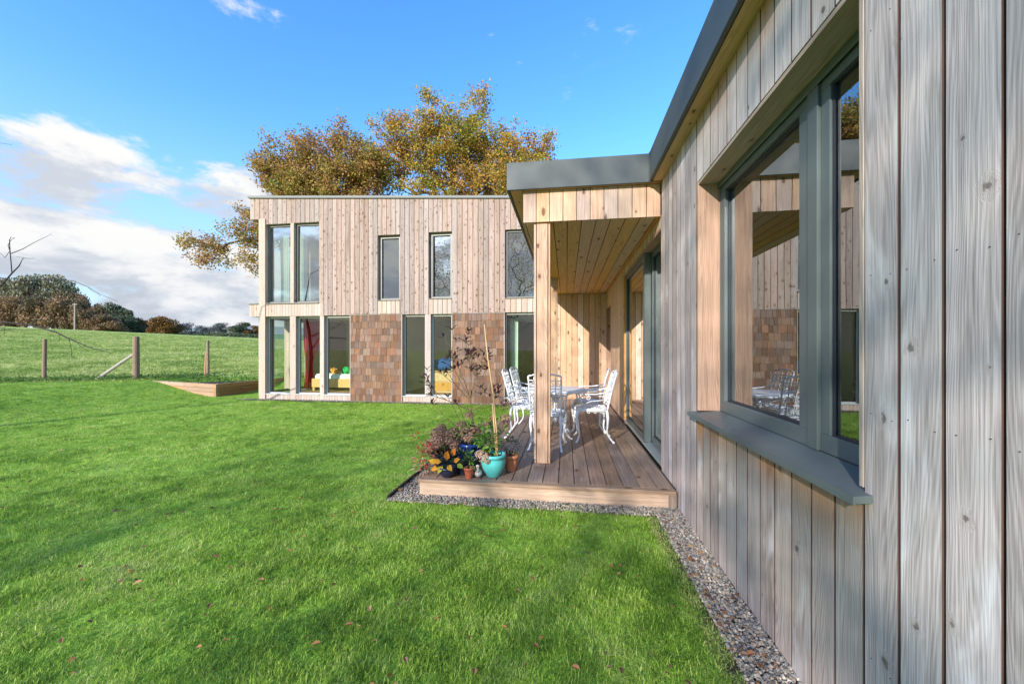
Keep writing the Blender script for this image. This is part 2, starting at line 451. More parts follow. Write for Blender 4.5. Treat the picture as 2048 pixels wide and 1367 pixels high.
def groundmat():
    m, t, out = newmat('turf')
    geo = t.n('ShaderNodeNewGeometry')
    pos = geo.outputs['Position']
    sp = t.n('ShaderNodeSeparateXYZ')
    t.l(pos, sp.inputs[0])
    x, y = sp.outputs[0], sp.outputs[1]
    s = t.math('SUBTRACT', y, t.math('ADD', t.math('MULTIPLY', x, 0.45), 17.58))
    n = t.noise(pos, 0.5, 5.0, 0.6)
    n2 = t.noise(pos, 9.0, 5.0, 0.65)
    fld = t.smooth(t.math('ADD', s, t.math('MULTIPLY', n, 0.8)), 0.2, 0.9)
    lawn = t.ramp(t.math('ADD', t.math('MULTIPLY', n, 0.5), t.math('MULTIPLY', n2, 0.5)),
                  [(0.3, (0.10, 0.17, 0.02)), (0.5, (0.20, 0.35, 0.04)), (0.7, (0.34, 0.50, 0.08))])
    # pasture: streaks and tufts
    st = t.noise(t.vmath('MULTIPLY', pos, (0.35, 0.9, 1.0)), 1.0, 7.0, 0.66, 0.5)
    st2 = t.noise(t.vmath('MULTIPLY', pos, (0.03, 0.09, 0.1)), 1.0, 4.0, 0.6, 0.5)
    pf = t.math('ADD', t.math('MULTIPLY', st, 0.65), t.math('MULTIPLY', st2, 0.35))
    past = t.ramp(pf, [(0.33, (0.17, 0.26, 0.055)), (0.47, (0.33, 0.42, 0.10)), (0.6, (0.48, 0.54, 0.17)), (0.75, (0.60, 0.58, 0.30))])
    # depth from the garden, for the darker far meadow
    dep = t.math('SUBTRACT', t.math('MULTIPLY', y, CC), t.math('MULTIPLY', x, CS))
    far = t.smooth(dep, 92.0, 112.0)
    past = t.mix(far, past, (0.10, 0.22, 0.08))
    c = t.mix(fld, lawn, past)
    bmp = t.math('ADD', t.noise(pos, 2.4, 6.0, 0.7), t.math('MULTIPLY', st, 1.0))
    principled(t, out, c, 0.95, 0, bmp, 0.5, 0.12, 0.1)
    return m


M['ground'] = groundmat()


def gravelmat():
    m, t, out = newmat('gravel_stone')
    oi = t.n('ShaderNodeObjectInfo')
    tc = t.n('ShaderNodeTexCoord')
    c = t.ramp(oi.outputs['Random'], [(0.0, (0.07, 0.065, 0.06)), (0.3, (0.19, 0.18, 0.165)), (0.55, (0.31, 0.29, 0.26)), (0.75, (0.28, 0.21, 0.15)),
                                      (0.9, (0.52, 0.47, 0.39)), (1.0, (0.20, 0.10, 0.07))])
    n = t.noise(tc.outputs['Object'], 60.0, 3.0, 0.6)
    c = t.vmath('SCALE', c, scale=t.math('ADD', t.math('MULTIPLY', n, 0.6), 0.7))
    principled(t, out, c, 0.8, 0, n, 0.3, 0.003, 0.3)
    return m


M['gravel'] = gravelmat()
M['gravel_bed'] = plain('gravel_bed', (0.10, 0.085, 0.07), 0.95, 0.0, 60.0, 0.5, 0.8, bdist=0.01)

# ------------------------------------------------------------------ object helpers
PW = {}


def reg(o, parent, Mw):
    o.parent = parent
    o.matrix_basis = (PW[parent].inverted() @ Mw) if parent is not None else Mw
    PW[o] = Mw.copy()
    COL.objects.link(o)
    return o


def tag(o, label=None, cat=None, group=None, kind=None):
    if label:
        o['label'] = label
    if cat:
        o['category'] = cat
    if group:
        o['group'] = group
    if kind:
        o['kind'] = kind
    return o


def thing(name, label, cat, loc=(0, 0, 0), rz=0.0, group=None):
    o = bpy.data.objects.new(name, None)
    o.empty_display_size = 0.1
    reg(o, None, Matrix.Translation(V(loc)) @ Matrix.Rotation(rz, 4, 'Z'))
    return tag(o, label, cat, group)


def dup(root, loc, rz, label=None, scale=None):
    r = root.copy()
    COL.objects.link(r)
    r.location = loc
    r.rotation_euler = (0, 0, rz)
    if scale is not None:
        r.scale = scale
    PW[r] = Matrix.Translation(V(loc)) @ Matrix.Rotation(rz, 4, 'Z')
    if label:
        r['label'] = label
    for ch in list(root.children):
        c = ch.copy()
        COL.objects.link(c)
        c.parent = r
        for g in list(ch.children):
            d = g.copy()
            COL.objects.link(d)
            d.parent = c
    return r


class MB:
    def __init__(self):
        self.v, self.f, self.t = [], [], []

    def add(self, vs, fs, tint=None):
        k = len(self.v)
        self.v.extend(vs)
        self.f.extend([tuple(i + k for i in f) for f in fs])
        if tint is not None:
            self.t.extend([tint] * len(fs))
        return self

    def box(self, a, b):
        x0, y0, z0 = a
        x1, y1, z1 = b
        self.add([(x0, y0, z0), (x1, y0, z0), (x1, y1, z0), (x0, y1, z0), (x0, y0, z1), (x1, y0, z1), (x1, y1, z1), (x0, y1, z1)],
                 [(0, 3, 2, 1), (4, 5, 6, 7), (0, 1, 5, 4), (1, 2, 6, 5), (2, 3, 7, 6), (3, 0, 4, 7)])
        return self

    def cbox(self, a, b, c=0.003):
        """box with all edges chamfered"""
        x0, y0, z0 = a
        x1, y1, z1 = b
        c = min(c, (x1 - x0) * .45, (y1 - y0) * .45, (z1 - z0) * .45)
        vs = []
        idx = {}
        for ix, (X, sx) in enumerate(((x0, 1), (x1, -1))):
            for iy, (Y, sy) in enumerate(((y0, 1), (y1, -1))):
                for iz, (Z, sz) in enumerate(((z0, 1), (z1, -1))):
                    idx[ix, iy, iz, 0] = len(vs); vs.append((X, Y + sy * c, Z + sz * c))
                    idx[ix, iy, iz, 1] = len(vs); vs.append((X + sx * c, Y, Z + sz * c))
                    idx[ix, iy, iz, 2] = len(vs); vs.append((X + sx * c, Y + sy * c, Z))
        g = lambda *k: idx[k]
        fs = [(g(0, 0, 0, 0), g(0, 0, 1, 0), g(0, 1, 1, 0), g(0, 1, 0, 0)), (g(1, 0, 0, 0), g(1, 1, 0, 0), g(1, 1, 1, 0), g(1, 0, 1, 0)),
              (g(0, 0, 0, 1), g(1, 0, 0, 1), g(1, 0, 1, 1), g(0, 0, 1, 1)), (g(0, 1, 0, 1), g(0, 1, 1, 1), g(1, 1, 1, 1), g(1, 1, 0, 1)),
              (g(0, 0, 0, 2), g(0, 1, 0, 2), g(1, 1, 0, 2), g(1, 0, 0, 2)), (g(0, 0, 1, 2), g(1, 0, 1, 2), g(1, 1, 1, 2), g(0, 1, 1, 2))]
        for p in (0, 1):
            for q in (0, 1):
                fs.append((g(p, q, 0, 0), g(p, q, 0, 1), g(p, q, 1, 1), g(p, q, 1, 0)))
                fs.append((g(p, 0, q, 0), g(p, 0, q, 2), g(p, 1, q, 2), g(p, 1, q, 0)))
                fs.append((g(0, p, q, 1), g(0, p, q, 2), g(1, p, q, 2), g(1, p, q, 1)))
                for r in (0, 1):
                    fs.append((g(p, q, r, 0), g(p, q, r, 1), g(p, q, r, 2)))
        self.add(vs, fs)
        return self

    def tube(self, pts, rad, sides=6, cap=True, tint=None):
        pts = [V(p) for p in pts]
        n = len(pts)
        if not hasattr(rad, '__len__'):
            rad = [rad] * n
        vs, fs = [], []
        t0 = (pts[1] - pts[0]).normalized()
        up = V((0, 0, 1)) if abs(t0.z) < 0.9 else V((1, 0, 0))
        u = t0.cross(up).normalized()
        for i, p in enumerate(pts):
            t = (pts[min(i + 1, n - 1)] - pts[max(i - 1, 0)])
            if t.length < 1e-9:
                t = t0
            t = t.normalized()
            u = (u - t * u.dot(t))
            if u.length < 1e-6:
                u = t.orthogonal()
            u = u.normalized()
            w_ = t.cross(u)
            for k in range(sides):
                a = 2 * math.pi * k / sides
                vs.append(tuple(p + (u * math.cos(a) + w_ * math.sin(a)) * rad[i]))
        for i in range(n - 1):
            for k in range(sides):
                k2 = (k + 1) % sides
                fs.append((i * sides + k, i * sides + k2, (i + 1) * sides + k2, (i + 1) * sides + k))
        if cap:
            fs.append(tuple(range(sides - 1, -1, -1)))
            fs.append(tuple((n - 1) * sides + k for k in range(sides)))
        self.add(vs, fs, tint)
        return self

    def lathe(self, prof, seg=32, center=(0, 0)):
        vs, fs = [], []
        n = len(prof)
        for (r, z) in prof:
            for k in range(seg):
                a = 2 * math.pi * k / seg
                vs.append((center[0] + r * math.cos(a), center[1] + r * math.sin(a), z))
        for i in range(n - 1):
            for k in range(seg):
                k2 = (k + 1) % seg
                fs.append((i * seg + k, i * seg + k2, (i + 1) * seg + k2, (i + 1) * seg + k))
        fs.append(tuple(range(seg - 1, -1, -1)))
        fs.append(tuple((n - 1) * seg + k for k in range(seg)))
        self.add(vs, fs)
        return self

    def leaf(self, p, d, up, L, W, tint=0.5, fold=0.12):
        """a folded six-point leaf"""
        d = V(d).normalized()
        s = d.cross(V(up))
        if s.length < 1e-4:
            s = d.orthogonal()
        s = s.normalized()
        nn = s.cross(d)
        p = V(p)
        a = p + d * L * .35
        b = p + d * L * .72
        vs = [p, a + s * W * .5 + nn * W * fold, b + s * W * .42 + nn * W * fold, p + d * L - nn * L * .08,
              b - s * W * .42 + nn * W * fold, a - s * W * .5 + nn * W * fold]
        self.add([tuple(q) for q in vs], [(0, 1, 2, 3), (0, 3, 4, 5)], tint)
        return self

    def mesh(self, name, mat, smooth=False):
        me = bpy.data.meshes.new(name)
        me.from_pydata(self.v, [], self.f)
        if self.t and len(self.t) == len(self.f):
            at = me.attributes.new('tint', 'FLOAT', 'FACE')
            at.data.foreach_set('value', np.array(self.t, dtype=np.float32))
        if mat is not None:
            me.materials.append(mat)
        if smooth:
            me.polygons.foreach_set('use_smooth', [True] * len(me.polygons))
        me.update()
        return me

    def build(self, name, mat, parent=None, Mw=None, smooth=False, local=False):
        me = self.mesh(name, mat, smooth)
        o = bpy.data.objects.new(name, me)
        if Mw is None:
            Mw = PW[parent] if (local and parent is not None) else Matrix.Identity(4)
        return reg(o, parent, Mw)


def npmesh(name, verts, faces4, tints, mat, smooth=False):
    """fast mesh of quads from arrays"""
    me = bpy.data.meshes.new(name)
    nv, nf = len(verts), len(faces4)
    me.vertices.add(nv)
    me.vertices.foreach_set('co', np.asarray(verts, dtype=np.float32).ravel())
    me.loops.add(nf * 4)
    me.loops.foreach_set('vertex_index', np.asarray(faces4, dtype=np.int32).ravel())
    me.polygons.add(nf)
    me.polygons.foreach_set('loop_start', np.arange(0, nf * 4, 4, dtype=np.int32))
    me.polygons.foreach_set('loop_total', np.full(nf, 4, dtype=np.int32))
    if tints is not None:
        at = me.attributes.new('tint', 'FLOAT', 'FACE')
        at.data.foreach_set('value', np.asarray(tints, dtype=np.float32))
    me.materials.append(mat)
    if smooth:
        me.polygons.foreach_set('use_smooth', np.ones(nf, dtype=bool))
    me.update(calc_edges=True)
    me.validate()
    return me


def basis(o, n, l):
    n, l = V(n), V(l)
    a = l.cross(n)
    y = -n
    return Matrix(((a.x, y.x, l.x, o[0]), (a.y, y.y, l.y, o[1]), (a.z, y.z, l.z, o[2]), (0, 0, 0, 1)))


_bc = {}


def board_mesh(name, w_, L, t, mat, ch=0.001, L2=None):
    key = (name, round(w_, 4), round(L, 3), round(t, 4), mat.name, L2)
    if key in _bc:
        return _bc[key]
    L2 = L if L2 is None else L2
    cs = [(0, t), (0, ch), (ch, 0), (w_ - ch, 0), (w_, ch), (w_, t)]
    vs = [(x, y, 0) for x, y in cs] + [(x, y, L + (L2 - L) * x / w_) for x, y in cs]
    fs = [(i, (i + 1) % 6, (i + 1) % 6 + 6, i + 6) for i in range(6)] + [(5, 4, 3, 2, 1, 0), tuple(range(6, 12))]
    m = MB().add(vs, fs).mesh(name, mat)
    if name in ('cladding_board', 'beam_board', 'soffit_board'):
        m.materials.append(M['board_edge'])
        for fi in (0, 1, 3, 4):                  # the machined sides stay dark and red-brown
            m.polygons[fi].material_index = 1
    _bc[key] = m
    return m


def boards(parent, name, mat, O, n, l, W, L, bw=0.134, gap=0.006, t=0.02, L2=None, jit=0.0012, gapvar=0.0):
    """a run of boards side by side: O is the low corner, boards run along l and face n"""
    Mb = basis(O, n, l)
    k = max(1, round(W / bw))
    pitch = W / k
    edges = [0.0]
    for i in range(1, k):
        edges.append(pitch * i + random.uniform(-1, 1) * gapvar)
    edges.append(W)
    for i in range(k):
        x0, x1 = edges[i] + gap / 2, edges[i + 1] - gap / 2
        la = L if L2 is None else L + (L2 - L) * x0 / W
        lb = L if L2 is None else L + (L2 - L) * x1 / W
        me = board_mesh(name, x1 - x0, la, t, mat, L2=None if L2 is None else lb)
        o = bpy.data.objects.new(name, me)
        reg(o, parent, Mb @ Matrix.Translation((x0, random.uniform(0, jit) , 0)))


def window(parent, O, n, W, H, fw, fd, mat, glass, name='window_frame', go=0.04, bead=0.014, stile=None):
    """frame of four bars, an inner bead and a pane; local x runs along the opening, y goes inwards"""
    Mb = basis(O, n, (0, 0, 1))
    fl = stile or fw
    b = MB()
    b.cbox((0, 0, 0), (W, fd, fw), .002)
    b.cbox((0, 0, H - fw), (W, fd, H), .002)
    b.cbox((0, 0.001, fw), (fl, fd - .001, H - fw), .002)
    b.cbox((W - fl, 0.001, fw), (W, fd - .001, H - fw), .002)
    f = b.build(name, mat, parent, Mb)
    g = MB()
    x0, x1, z0, z1 = fl, W - fl, fw, H - fw
    g.box((x0, go - .012, z0), (x1, go, z0 + bead)).box((x0, go - .012, z1 - bead), (x1, go, z1))
    g.box((x0, go - .0118, z0 + bead), (x0 + bead, go, z1 - bead)).box((x1 - bead, go - .0118, z0 + bead), (x1, go, z1 - bead))
    g.build('gasket', M['rubber'], f, Mb)
    MB().box((x0, go + .001, z0), (x1, go + .007, z1)).build('pane', glass, f, Mb)
    return f


# ------------------------------------------------------------------ terrain
def sst(t):
    t = np.clip(t, 0, 1)
    return t * t * (3 - 2 * t)


def H(x, y):
    x = np.asarray(x, dtype=float)
    y = np.asarray(y, dtype=float)
    D = -CS * x + CC * y
    t = (-10.2 - x + np.maximum(0, y - 10.5) * 1.2) / 3.4
    base = 0.35 * sst(t)
    Dp = np.maximum(D, 13.0)
    xc = np.clip(x * 90 / Dp, -200, 40)
    zc = 3.96 + (-71.5 - xc) * 0.047
    zc = np.maximum(zc, 1.2)
    k = np.interp(D, [13, 90], [0, 1])
    h = base + (zc - .35) * k
    h = h + np.interp(D, [88, 92, 108, 280, 420, 4000], [0, 0, -1.2, 8.5, 9.5, 9.5])
    inside = sst((x + 9.4) / .7) * sst((17.5 - y) / 1.5)
    return h * (1 - inside) + 0.0 * inside


def grid_axis(segs):
    out = []
    for a, b, s in segs:
        out.extend(np.arange(a, b, s))
    out.append(segs[-1][1])
    return np.array(sorted(set(np.round(out, 4))))


gx = grid_axis([(-1600, -400, 100), (-400, -160, 12), (-160, -40, 4), (-40, -18, 1), (-18, -4, .35), (-4, 6, 1), (6, 60, 9), (60, 900, 140)])
gy = grid_axis([(-300, -40, 40), (-40, 0, 4), (0, 8, .8), (8, 20, .35), (20, 60, 1.5), (60, 130, 2.5), (130, 320, 12), (320, 2500, 200)])
GX, GY = np.meshgrid(gx, gy)
GZ = H(GX, GY)
nx, ny = len(gx), len(gy)
ii, jj = np.meshgrid(np.arange(nx - 1), np.arange(ny - 1))
k0 = (jj * nx + ii).ravel()
me = npmesh('ground', np.stack([GX.ravel(), GY.ravel(), GZ.ravel()], 1), np.stack([k0, k0 + 1, k0 + 1 + nx, k0 + nx], 1), None, M['ground'], True)
tag(reg(bpy.data.objects.new('ground', me), None, Matrix.Identity(4)), kind='structure')

# gravel margin under the wing wall and round the deck
b = MB()
b.add([(0.72, -1.5, .006), (0.975, -1.5, .006), (0.975, 3.62, .006), (0.72, 3.3, .006)], [(0, 1, 2, 3)])
b.add([(-1.61, 3.31, .006), (0.72, 3.3, .006), (0.975, 3.62, .006), (-1.4, 3.62, .006)], [(0, 1, 2, 3)])
b.add([(-1.61, 3.31, .006), (-1.4, 3.62, .006), (-1.4, 6.3, .006), (-1.61, 6.3, .006)], [(0, 1, 2, 3)])
b.add([(-8.9, 9.3, .006), (-0.2, 9.3, .006), (-0.2, 9.56, .006), (-8.9, 9.56, .006)], [(0, 1, 2, 3)])
tag(b.build('gravel_path', M['gravel_bed']), kind='structure')

b = MB()
xs_, n_e = [], 60
for i in range(n_e + 1):
    y_ = -1.5 + 4.85 * i / n_e
    xs_.append((.675 + .018 * math.sin(y_ * 7.3) + random.uniform(-.012, .012), y_))
vs_ = [(x_, y_, .010) for x_, y_ in xs_] + [(.765 + random.uniform(-.02, .02), y_, .012) for _, y_ in xs_]
b.add(vs_, [(i, i + n_e + 1, i + n_e + 2, i + 1) for i in range(n_e)])
tag(b.build('soil_edge', M['soil']), kind='structure')

# ------------------------------------------------------------------ the two-storey house
YF = 9.55
house = thing('timber_house', 'two-storey timber house with vertical larch boards over brown shingle panels, under the oaks', 'house', (-4, YF, 0))


def roofz(x):
    return 5.56 - 0.0547 * (x + 8.69)


n_ = (0, -1, 0)
up = (0, 0, 1)
wallp = MB()
memb = MB()
BACK = YF + .026


def clad(x0, x1, z0, z1=None, mat='facade', bw=.134, backing=True, y=YF, name='cladding_board', gap=.009):
    if z1 is None:
        boards(house, name, M[mat], (x0, y, z0), n_, up, x1 - x0, roofz(x0) - z0, bw=bw, L2=roofz(x1) - z0, gap=gap)
        if backing:
            wallp.add([(x0, BACK, z0), (x1, BACK, z0), (x1, BACK + .2, z0), (x0, BACK + .2, z0),
                       (x0, BACK, roofz(x0)), (x1, BACK, roofz(x1)), (x1, BACK + .2, roofz(x1)), (x0, BACK + .2, roofz(x0))],
                      [(0, 3, 2, 1), (4, 5, 6, 7), (0, 1, 5, 4), (1, 2, 6, 5), (2, 3, 7, 6), (3, 0, 4, 7)])
        if backing:
            zt = min(roofz(x0), roofz(x1)) - .02
            memb.box((x0 + .004, BACK - .004, z0 + .004), (x1 - .004, BACK - .001, zt))
    else:
        boards(house, name, M[mat], (x0, y, z0), n_, up, x1 - x0, z1 - z0, bw=bw, gap=gap)
        if backing:
            wallp.box((x0, BACK, z0), (x1, BACK + .2, z1))
            memb.box((x0 + .004, BACK - .004, z0 + .004), (x1 - .004, BACK - .001, z1 - .004))


# upper storey, left to right
clad(-8.69, -8.40, 4.97)
clad(-8.398, -6.61, 4.82)
clad(-6.608, -4.93, 2.292)
clad(-4.928, -4.312, 4.385)
clad(-4.928, -4.312, 2.292, 2.66, 'band')
clad(-4.31, -3.53, 2.292)
clad(-3.528, -2.912, 4.405)
clad(-3.528, -2.912, 2.292, 2.68, 'band')
clad(-2.91, -1.53, 2.292)
clad(-1.528, -0.69, 4.385)
clad(-1.528, -0.69, 2.31, 2.655, 'band')
clad(-0.688, 4.6, 2.80)
# band between the storeys at the corner windows
clad(-8.70, -8.40, 2.285, 2.625, 'band', bw=.085, backing=False, y=YF - .012, gap=.003)
clad(-8.195, -6.465, 2.285, 2.625, 'band', bw=.085, y=YF - .012, gap=.003)
# little boards under the ground-floor windows
for x0, x1 in ((-8.19, -7.475), (-7.29, -6.585), (-6.46, -5.70), (-4.225, -3.62), (-3.47, -2.915), (-1.47, -0.70)):
    clad(x0, x1, 0.01, 0.145, 'band', bw=.075, gap=.003)
# ground-floor backing behind the shingles
wallp.box((-5.70, BACK, 0), (-4.235, BACK + .2, 2.29))
wallp.box((-2.905, BACK, 0), (-1.535, BACK + .2, 2.29))
wallp.box((-0.69, BACK, 0), (4.6, BACK + .2, 2.80))
# inner leaf of the left wall, back and right walls
wallp.box((-8.36, 11.35, 0), (-8.16, 15.2, 5.4))
wallp.box((-8.36, 9.80, 2.29), (-8.16, 11.35, 2.66))
wallp.box((-8.36, 9.80, 4.83), (-8.16, 11.35, 5.45))
wallp.box((-8.36, 15.0, 0), (4.6, 15.2, 5.2))
wallp.box((4.4, 9.8, 0), (4.6, 15.0, 5.0))
wallp.build('wall', M['reveal'], house)
memb.build('membrane', M['membrane'], house)

# posts between the tall windows
for (x0, x1, z0, z1, yo) in ((-8.398, -8.20, -.02, 4.968, .03), (-7.452, -7.352, 2.63, 4.818, .006), (-7.47, -7.295, 0.0, 2.283, .004),
                             (-6.582, -6.463, 0.0, 2.283, .004), (-3.62, -3.472, 0.0, 2.288, .004)):
    MB().cbox((0, 0, 0), (x1 - x0, .2, z1 - z0), .003).build('timber_post', M['band'], house, Matrix.Translation((x0, YF - yo, z0)))
# little metal drip strips
for (x0, x1, z, y0) in ((-8.72, -8.40, 2.626, YF - .05), (-8.195, -6.61, 2.626, YF - .05), (-5.70, -4.235, 2.290, YF - .02), (-2.905, -1.535, 2.290, YF - .02)):
    MB().box((x0, y0, z), (x1, YF + .03, z + .014)).build('drip_trim', M['frame_house'], house)
# underside of the projecting corner
MB().box((-8.69, YF + .021, 4.972), (-8.36, 15.2, 5.0)).build('corner_soffit', M['reveal'], house)
MB().box((-8.69, YF + .021, 2.29), (-8.40, 15.2, 2.62)).build('side_band', M['band'], house)
MB().add([(-8.69, YF + .021, 5.0), (-8.37, YF + .021, 5.0), (-8.37, 15.2, 5.0), (-8.69, 15.2, 5.0), (-8.69, YF + .021, 5.55), (-8.37, YF + .021, 5.54),
          (-8.37, 15.2, 5.54), (-8.69, 15.2, 5.55)], [(0, 3, 2, 1), (4, 5, 6, 7), (0, 1, 5, 4), (1, 2, 6, 5), (2, 3, 7, 6), (3, 0, 4, 7)]).build('side_wall', M['facade'], house)
# mono-pitch roof
xr0, xr1 = -8.73, 4.7
r = MB()
z0a, z1a = roofz(xr0), roofz(xr1)
r.add([(xr0, YF - .045, z0a), (xr1, YF - .045, z1a), (xr1, 15.4, z1a), (xr0, 15.4, z0a), (xr0, YF - .045, z0a + .06), (xr1, YF - .045, z1a + .06),
       (xr1, 15.4, z1a + .06), (xr0, 15.4, z0a + .06)], [(0, 3, 2, 1), (4, 5, 6, 7), (0, 1, 5, 4), (1, 2, 6, 5), (2, 3, 7, 6), (3, 0, 4, 7)])
r.build('roof', M['roof'], house)

# corner angles beside the shingle panels
for x in (-5.698, -4.255, -2.903, -1.553):
    MB().box((x, YF - .028, 0.0), (x + .016, YF + .02, 2.289)).build('corner_trim', M['band'], house)


def shingles(x0, x1, z0, z1, rows=13):
    hgt = (z1 - z0) / rows
    for rI in range(rows):
        x = x0
        zb = z0 + rI * hgt
        first = True
        while x < x1 - .001:
            w_ = random.choice((.075, .09, .105, .12, .14, .165, .19))
            if first:
                w_ *= random.uniform(.5, 1)
                first = False
            if x1 - (x + w_) < .06:
                w_ = x1 - x
            d = random.uniform(-.010, .010)
            key = ('shingle', round(w_, 3), int(random.random() * 3))
            if key not in _bc:
                wi = w_ - .005
                ht = hgt + .03
                tb = .021 + .004 * key[2]
                _bc[key] = MB().add([(0, -tb, 0), (wi, -tb, 0), (wi, .004, 0), (0, .004, 0), (0, -.001, ht), (wi, -.001, ht), (wi, .004, ht), (0, .004, ht)],
                                    [(0, 3, 2, 1), (4, 5, 6, 7), (0, 1, 5, 4), (1, 2, 6, 5), (2, 3, 7, 6), (3, 0, 4, 7)]).mesh('shingle', M['cedar'])
            o = bpy.data.objects.new('shingle', _bc[key])
            reg(o, house, Matrix.Translation((x + .002, YF + .006 + random.uniform(-.0015, .0015), max(zb + d, .002))) @ Matrix.Rotation(math.radians(3.3 + random.uniform(-.5, .5)), 4, 'X'))
            x += w_


shingles(-5.682, -4.256, 0.01, 2.286)
shingles(-2.886, -1.554, 0.01, 2.286)

# windows of the house: (x0, x1, z0, z1)
MG = M['glass']
for (x0, x1, z0, z1) in ((-8.198, -7.455, 2.642, 4.818), (-7.35, -6.612, 2.642, 4.818)):
    window(house, (x0, YF + .09, z0), n_, x1 - x0, z1 - z0, .05, .08, M['frame_house'], MG, go=.035)
for (x0, x1, z0, z1) in ((-4.926, -4.314, 2.665, 4.38), (-3.526, -2.914, 2.685, 4.40)):
    f = window(house, (x0, YF + .10, z0), n_, x1 - x0, z1 - z0, .065, .08, M['frame_house'], MG, go=.05)
window(house, (-1.526, YF + .08, 2.66), n_, .83, 1.72, .045, .08, M['frame_house'], MG, go=.035)
for (x0, x1, z0, z1) in ((-8.198, -7.472, .15, 2.284), (-7.293, -6.584, .15, 2.284), (-6.46, -5.70, .15, 2.284), (-4.232, -3.622, .15, 2.288),
                         (-3.47, -2.907, .15, 2.288), (-1.532, -.695, .15, 2.305)):
    window(house, (x0, YF + .09, z0), n_, x1 - x0, z1 - z0, .045, .08, M['frame_light'], M['glass_low'], go=.035, stile=.04)
    MB().cbox((x0, YF - .02, .147), (x1, YF + .088, .172), .003).build('window_sill', M['sill_house'], house)
for (x0, x1, z) in ((-8.198, -7.455, 2.64), (-7.35, -6.612, 2.64), (-4.926, -4.314, 2.662), (-3.526, -2.914, 2.682), (-1.526, -.696, 2.657)):
    MB().cbox((x0, YF - .03, z), (x1, YF + .088, z + .012), .002).build('window_sill', M['frame_house'], house)
# the open tilt sash seen in the second small window is a thin dark leaf in front of the frame
MB().cbox((-3.455, YF + .085, 2.76), (-3.432, YF + .115, 4.33), .002).build('tilt_sash', M['rubber'], house)
# side windows of the corner rooms
for z0, z1 in ((.15, 2.284), (2.665, 4.82)):
    window(house, (-8.30, 11.34, z0), (-1, 0, 0), 1.5, z1 - z0, .05, .08, M['frame_house'], M['glass_low'], go=.035)
MB().box((-8.40, 10.5, .15), (-8.2, 10.62, 2.28)).build('timber_post', M['band'], house)

# rooms
b = MB()
b.box((-8.16, YF + .23, 0.0), (4.4, 15.0, .135))
b.build('room_floor', M['floorboard'], house)
b = MB()
b.box((-8.16, YF + .231, 2.36), (4.4, 14.999, 2.60))
b.add([(-8.16, YF + .23, 5.35), (4.4, YF + .23, 4.66), (4.4, 15, 4.66), (-8.16, 15, 5.35), (-8.16, YF + .23, 5.45), (4.4, YF + .23, 4.76), (4.4, 15, 4.76), (-8.16, 15, 5.45)],
      [(0, 3, 2, 1), (4, 5, 6, 7), (0, 1, 5, 4), (1, 2, 6, 5), (2, 3, 7, 6), (3, 0, 4, 7)])
b.build('room_ceiling', M['plaster'], house)
b = MB()
for x in (-4.75, -2.25):
    b.box((x, YF + .24, .136), (x + .1, 13.4, 2.359))
b.box((-8.155, 13.4, .136), (-7.2, 13.5, 2.359)).box((-6.2, 13.4, .136), (-3.72, 13.5, 2.359)).box((-3.05, 13.4, .136), (4.39, 13.5, 2.359))
b.build('room_wall', M['plaster'], house)
b = MB()
b.box((-6.1, YF + .24, 2.601), (-6.0, 13.4, 4.9)).box((-2.2, YF + .24, 2.601), (-2.1, 13.4, 4.9))
b.box((-8.155, 13.4, 2.601), (4.39, 13.5, 4.7))
b.build('room_wall', plain('dimmed_upstairs_wall', (0.14, 0.17, 0.22), .85, 0, 2, .05, .02), house)  # dim-room shade put into the wall colour so panes show reflected sky
MB().box((-8.12, 14.9, .137), (4.3, 14.95, 2.35)).build('hall_wall', M['plaster'], house)


def curtain(parent, name, mat, pts, z0, z1, pinch=None, amp=.03, waves=7, segz=14):
    """hanging cloth between two plan points with folds; pinch = (height, width factor)"""
    (x0, y0), (x1, y1) = pts
    L = math.hypot(x1 - x0, y1 - y0)
    dx, dy = (x1 - x0) / L, (y1 - y0) / L
    nu = waves * 6
    vs, fs = [], []
    for j in range(segz + 1):
        z = z0 + (z1 - z0) * j / segz
        k = 1.0
        if pinch:
            k = 1 - (1 - pinch[1]) * math.exp(-((z - pinch[0]) / .42) ** 2) - (0.25 if z < pinch[0] else 0) * 0.6
            k = max(k, pinch[1])
        for i in range(nu + 1):
            s = i / nu
            a = (s - .5) * k + .5 - (1 - k) * .35
            w_ = amp * math.sin(s * waves * 2 * math.pi + .6 * math.sin(j * .4))
            vs.append((x0 + dx * a * L - dy * w_, y0 + dy * a * L + dx * w_, z))
    for j in range(segz):
        for i in range(nu):
            q = j * (nu + 1) + i
            fs.append((q, q + 1, q + nu + 2, q + nu + 1))
    b = MB()
    b.add(vs, fs)
    o = b.build(name, mat, parent, smooth=True)
    sm = o.modifiers.new('thickness', 'SOLIDIFY')
    sm.thickness = .004
    return o


tag(curtain(None, 'curtain', M['red_cloth'], ((-8.02, 10.85), (-7.52, 10.98)), .17, 2.25, (.95, .42), .035, 6),
    'long red curtain gathered at the waist inside the ground-floor corner room', 'curtain')
for i, (p, lab) in enumerate(((((-8.1, 9.98), (-7.82, 9.98)), 'pale green curtain at the left edge of the leftmost upstairs window'),
                              (((-7.5, 9.98), (-7.25, 9.98)), 'pale green curtain hanging between the two tall upstairs corner windows'),
                              (((-6.88, 9.98), (-6.55, 9.98)), 'pale green curtain at the right edge of the second upstairs corner window'))):
    tag(curtain(None, 'curtain', M['pale_cloth'], p, 2.62, 4.85, None, .02, 5), lab, 'curtain', 'pale curtains in the upstairs corner room')
tag(curtain(None, 'curtain', M['pale_cloth'], ((-1.45, 10.0), (-1.25, 10.0)), .16, 2.3, None, .02, 4),
    'pale curtain inside the ground-floor window beside the deck post', 'curtain')

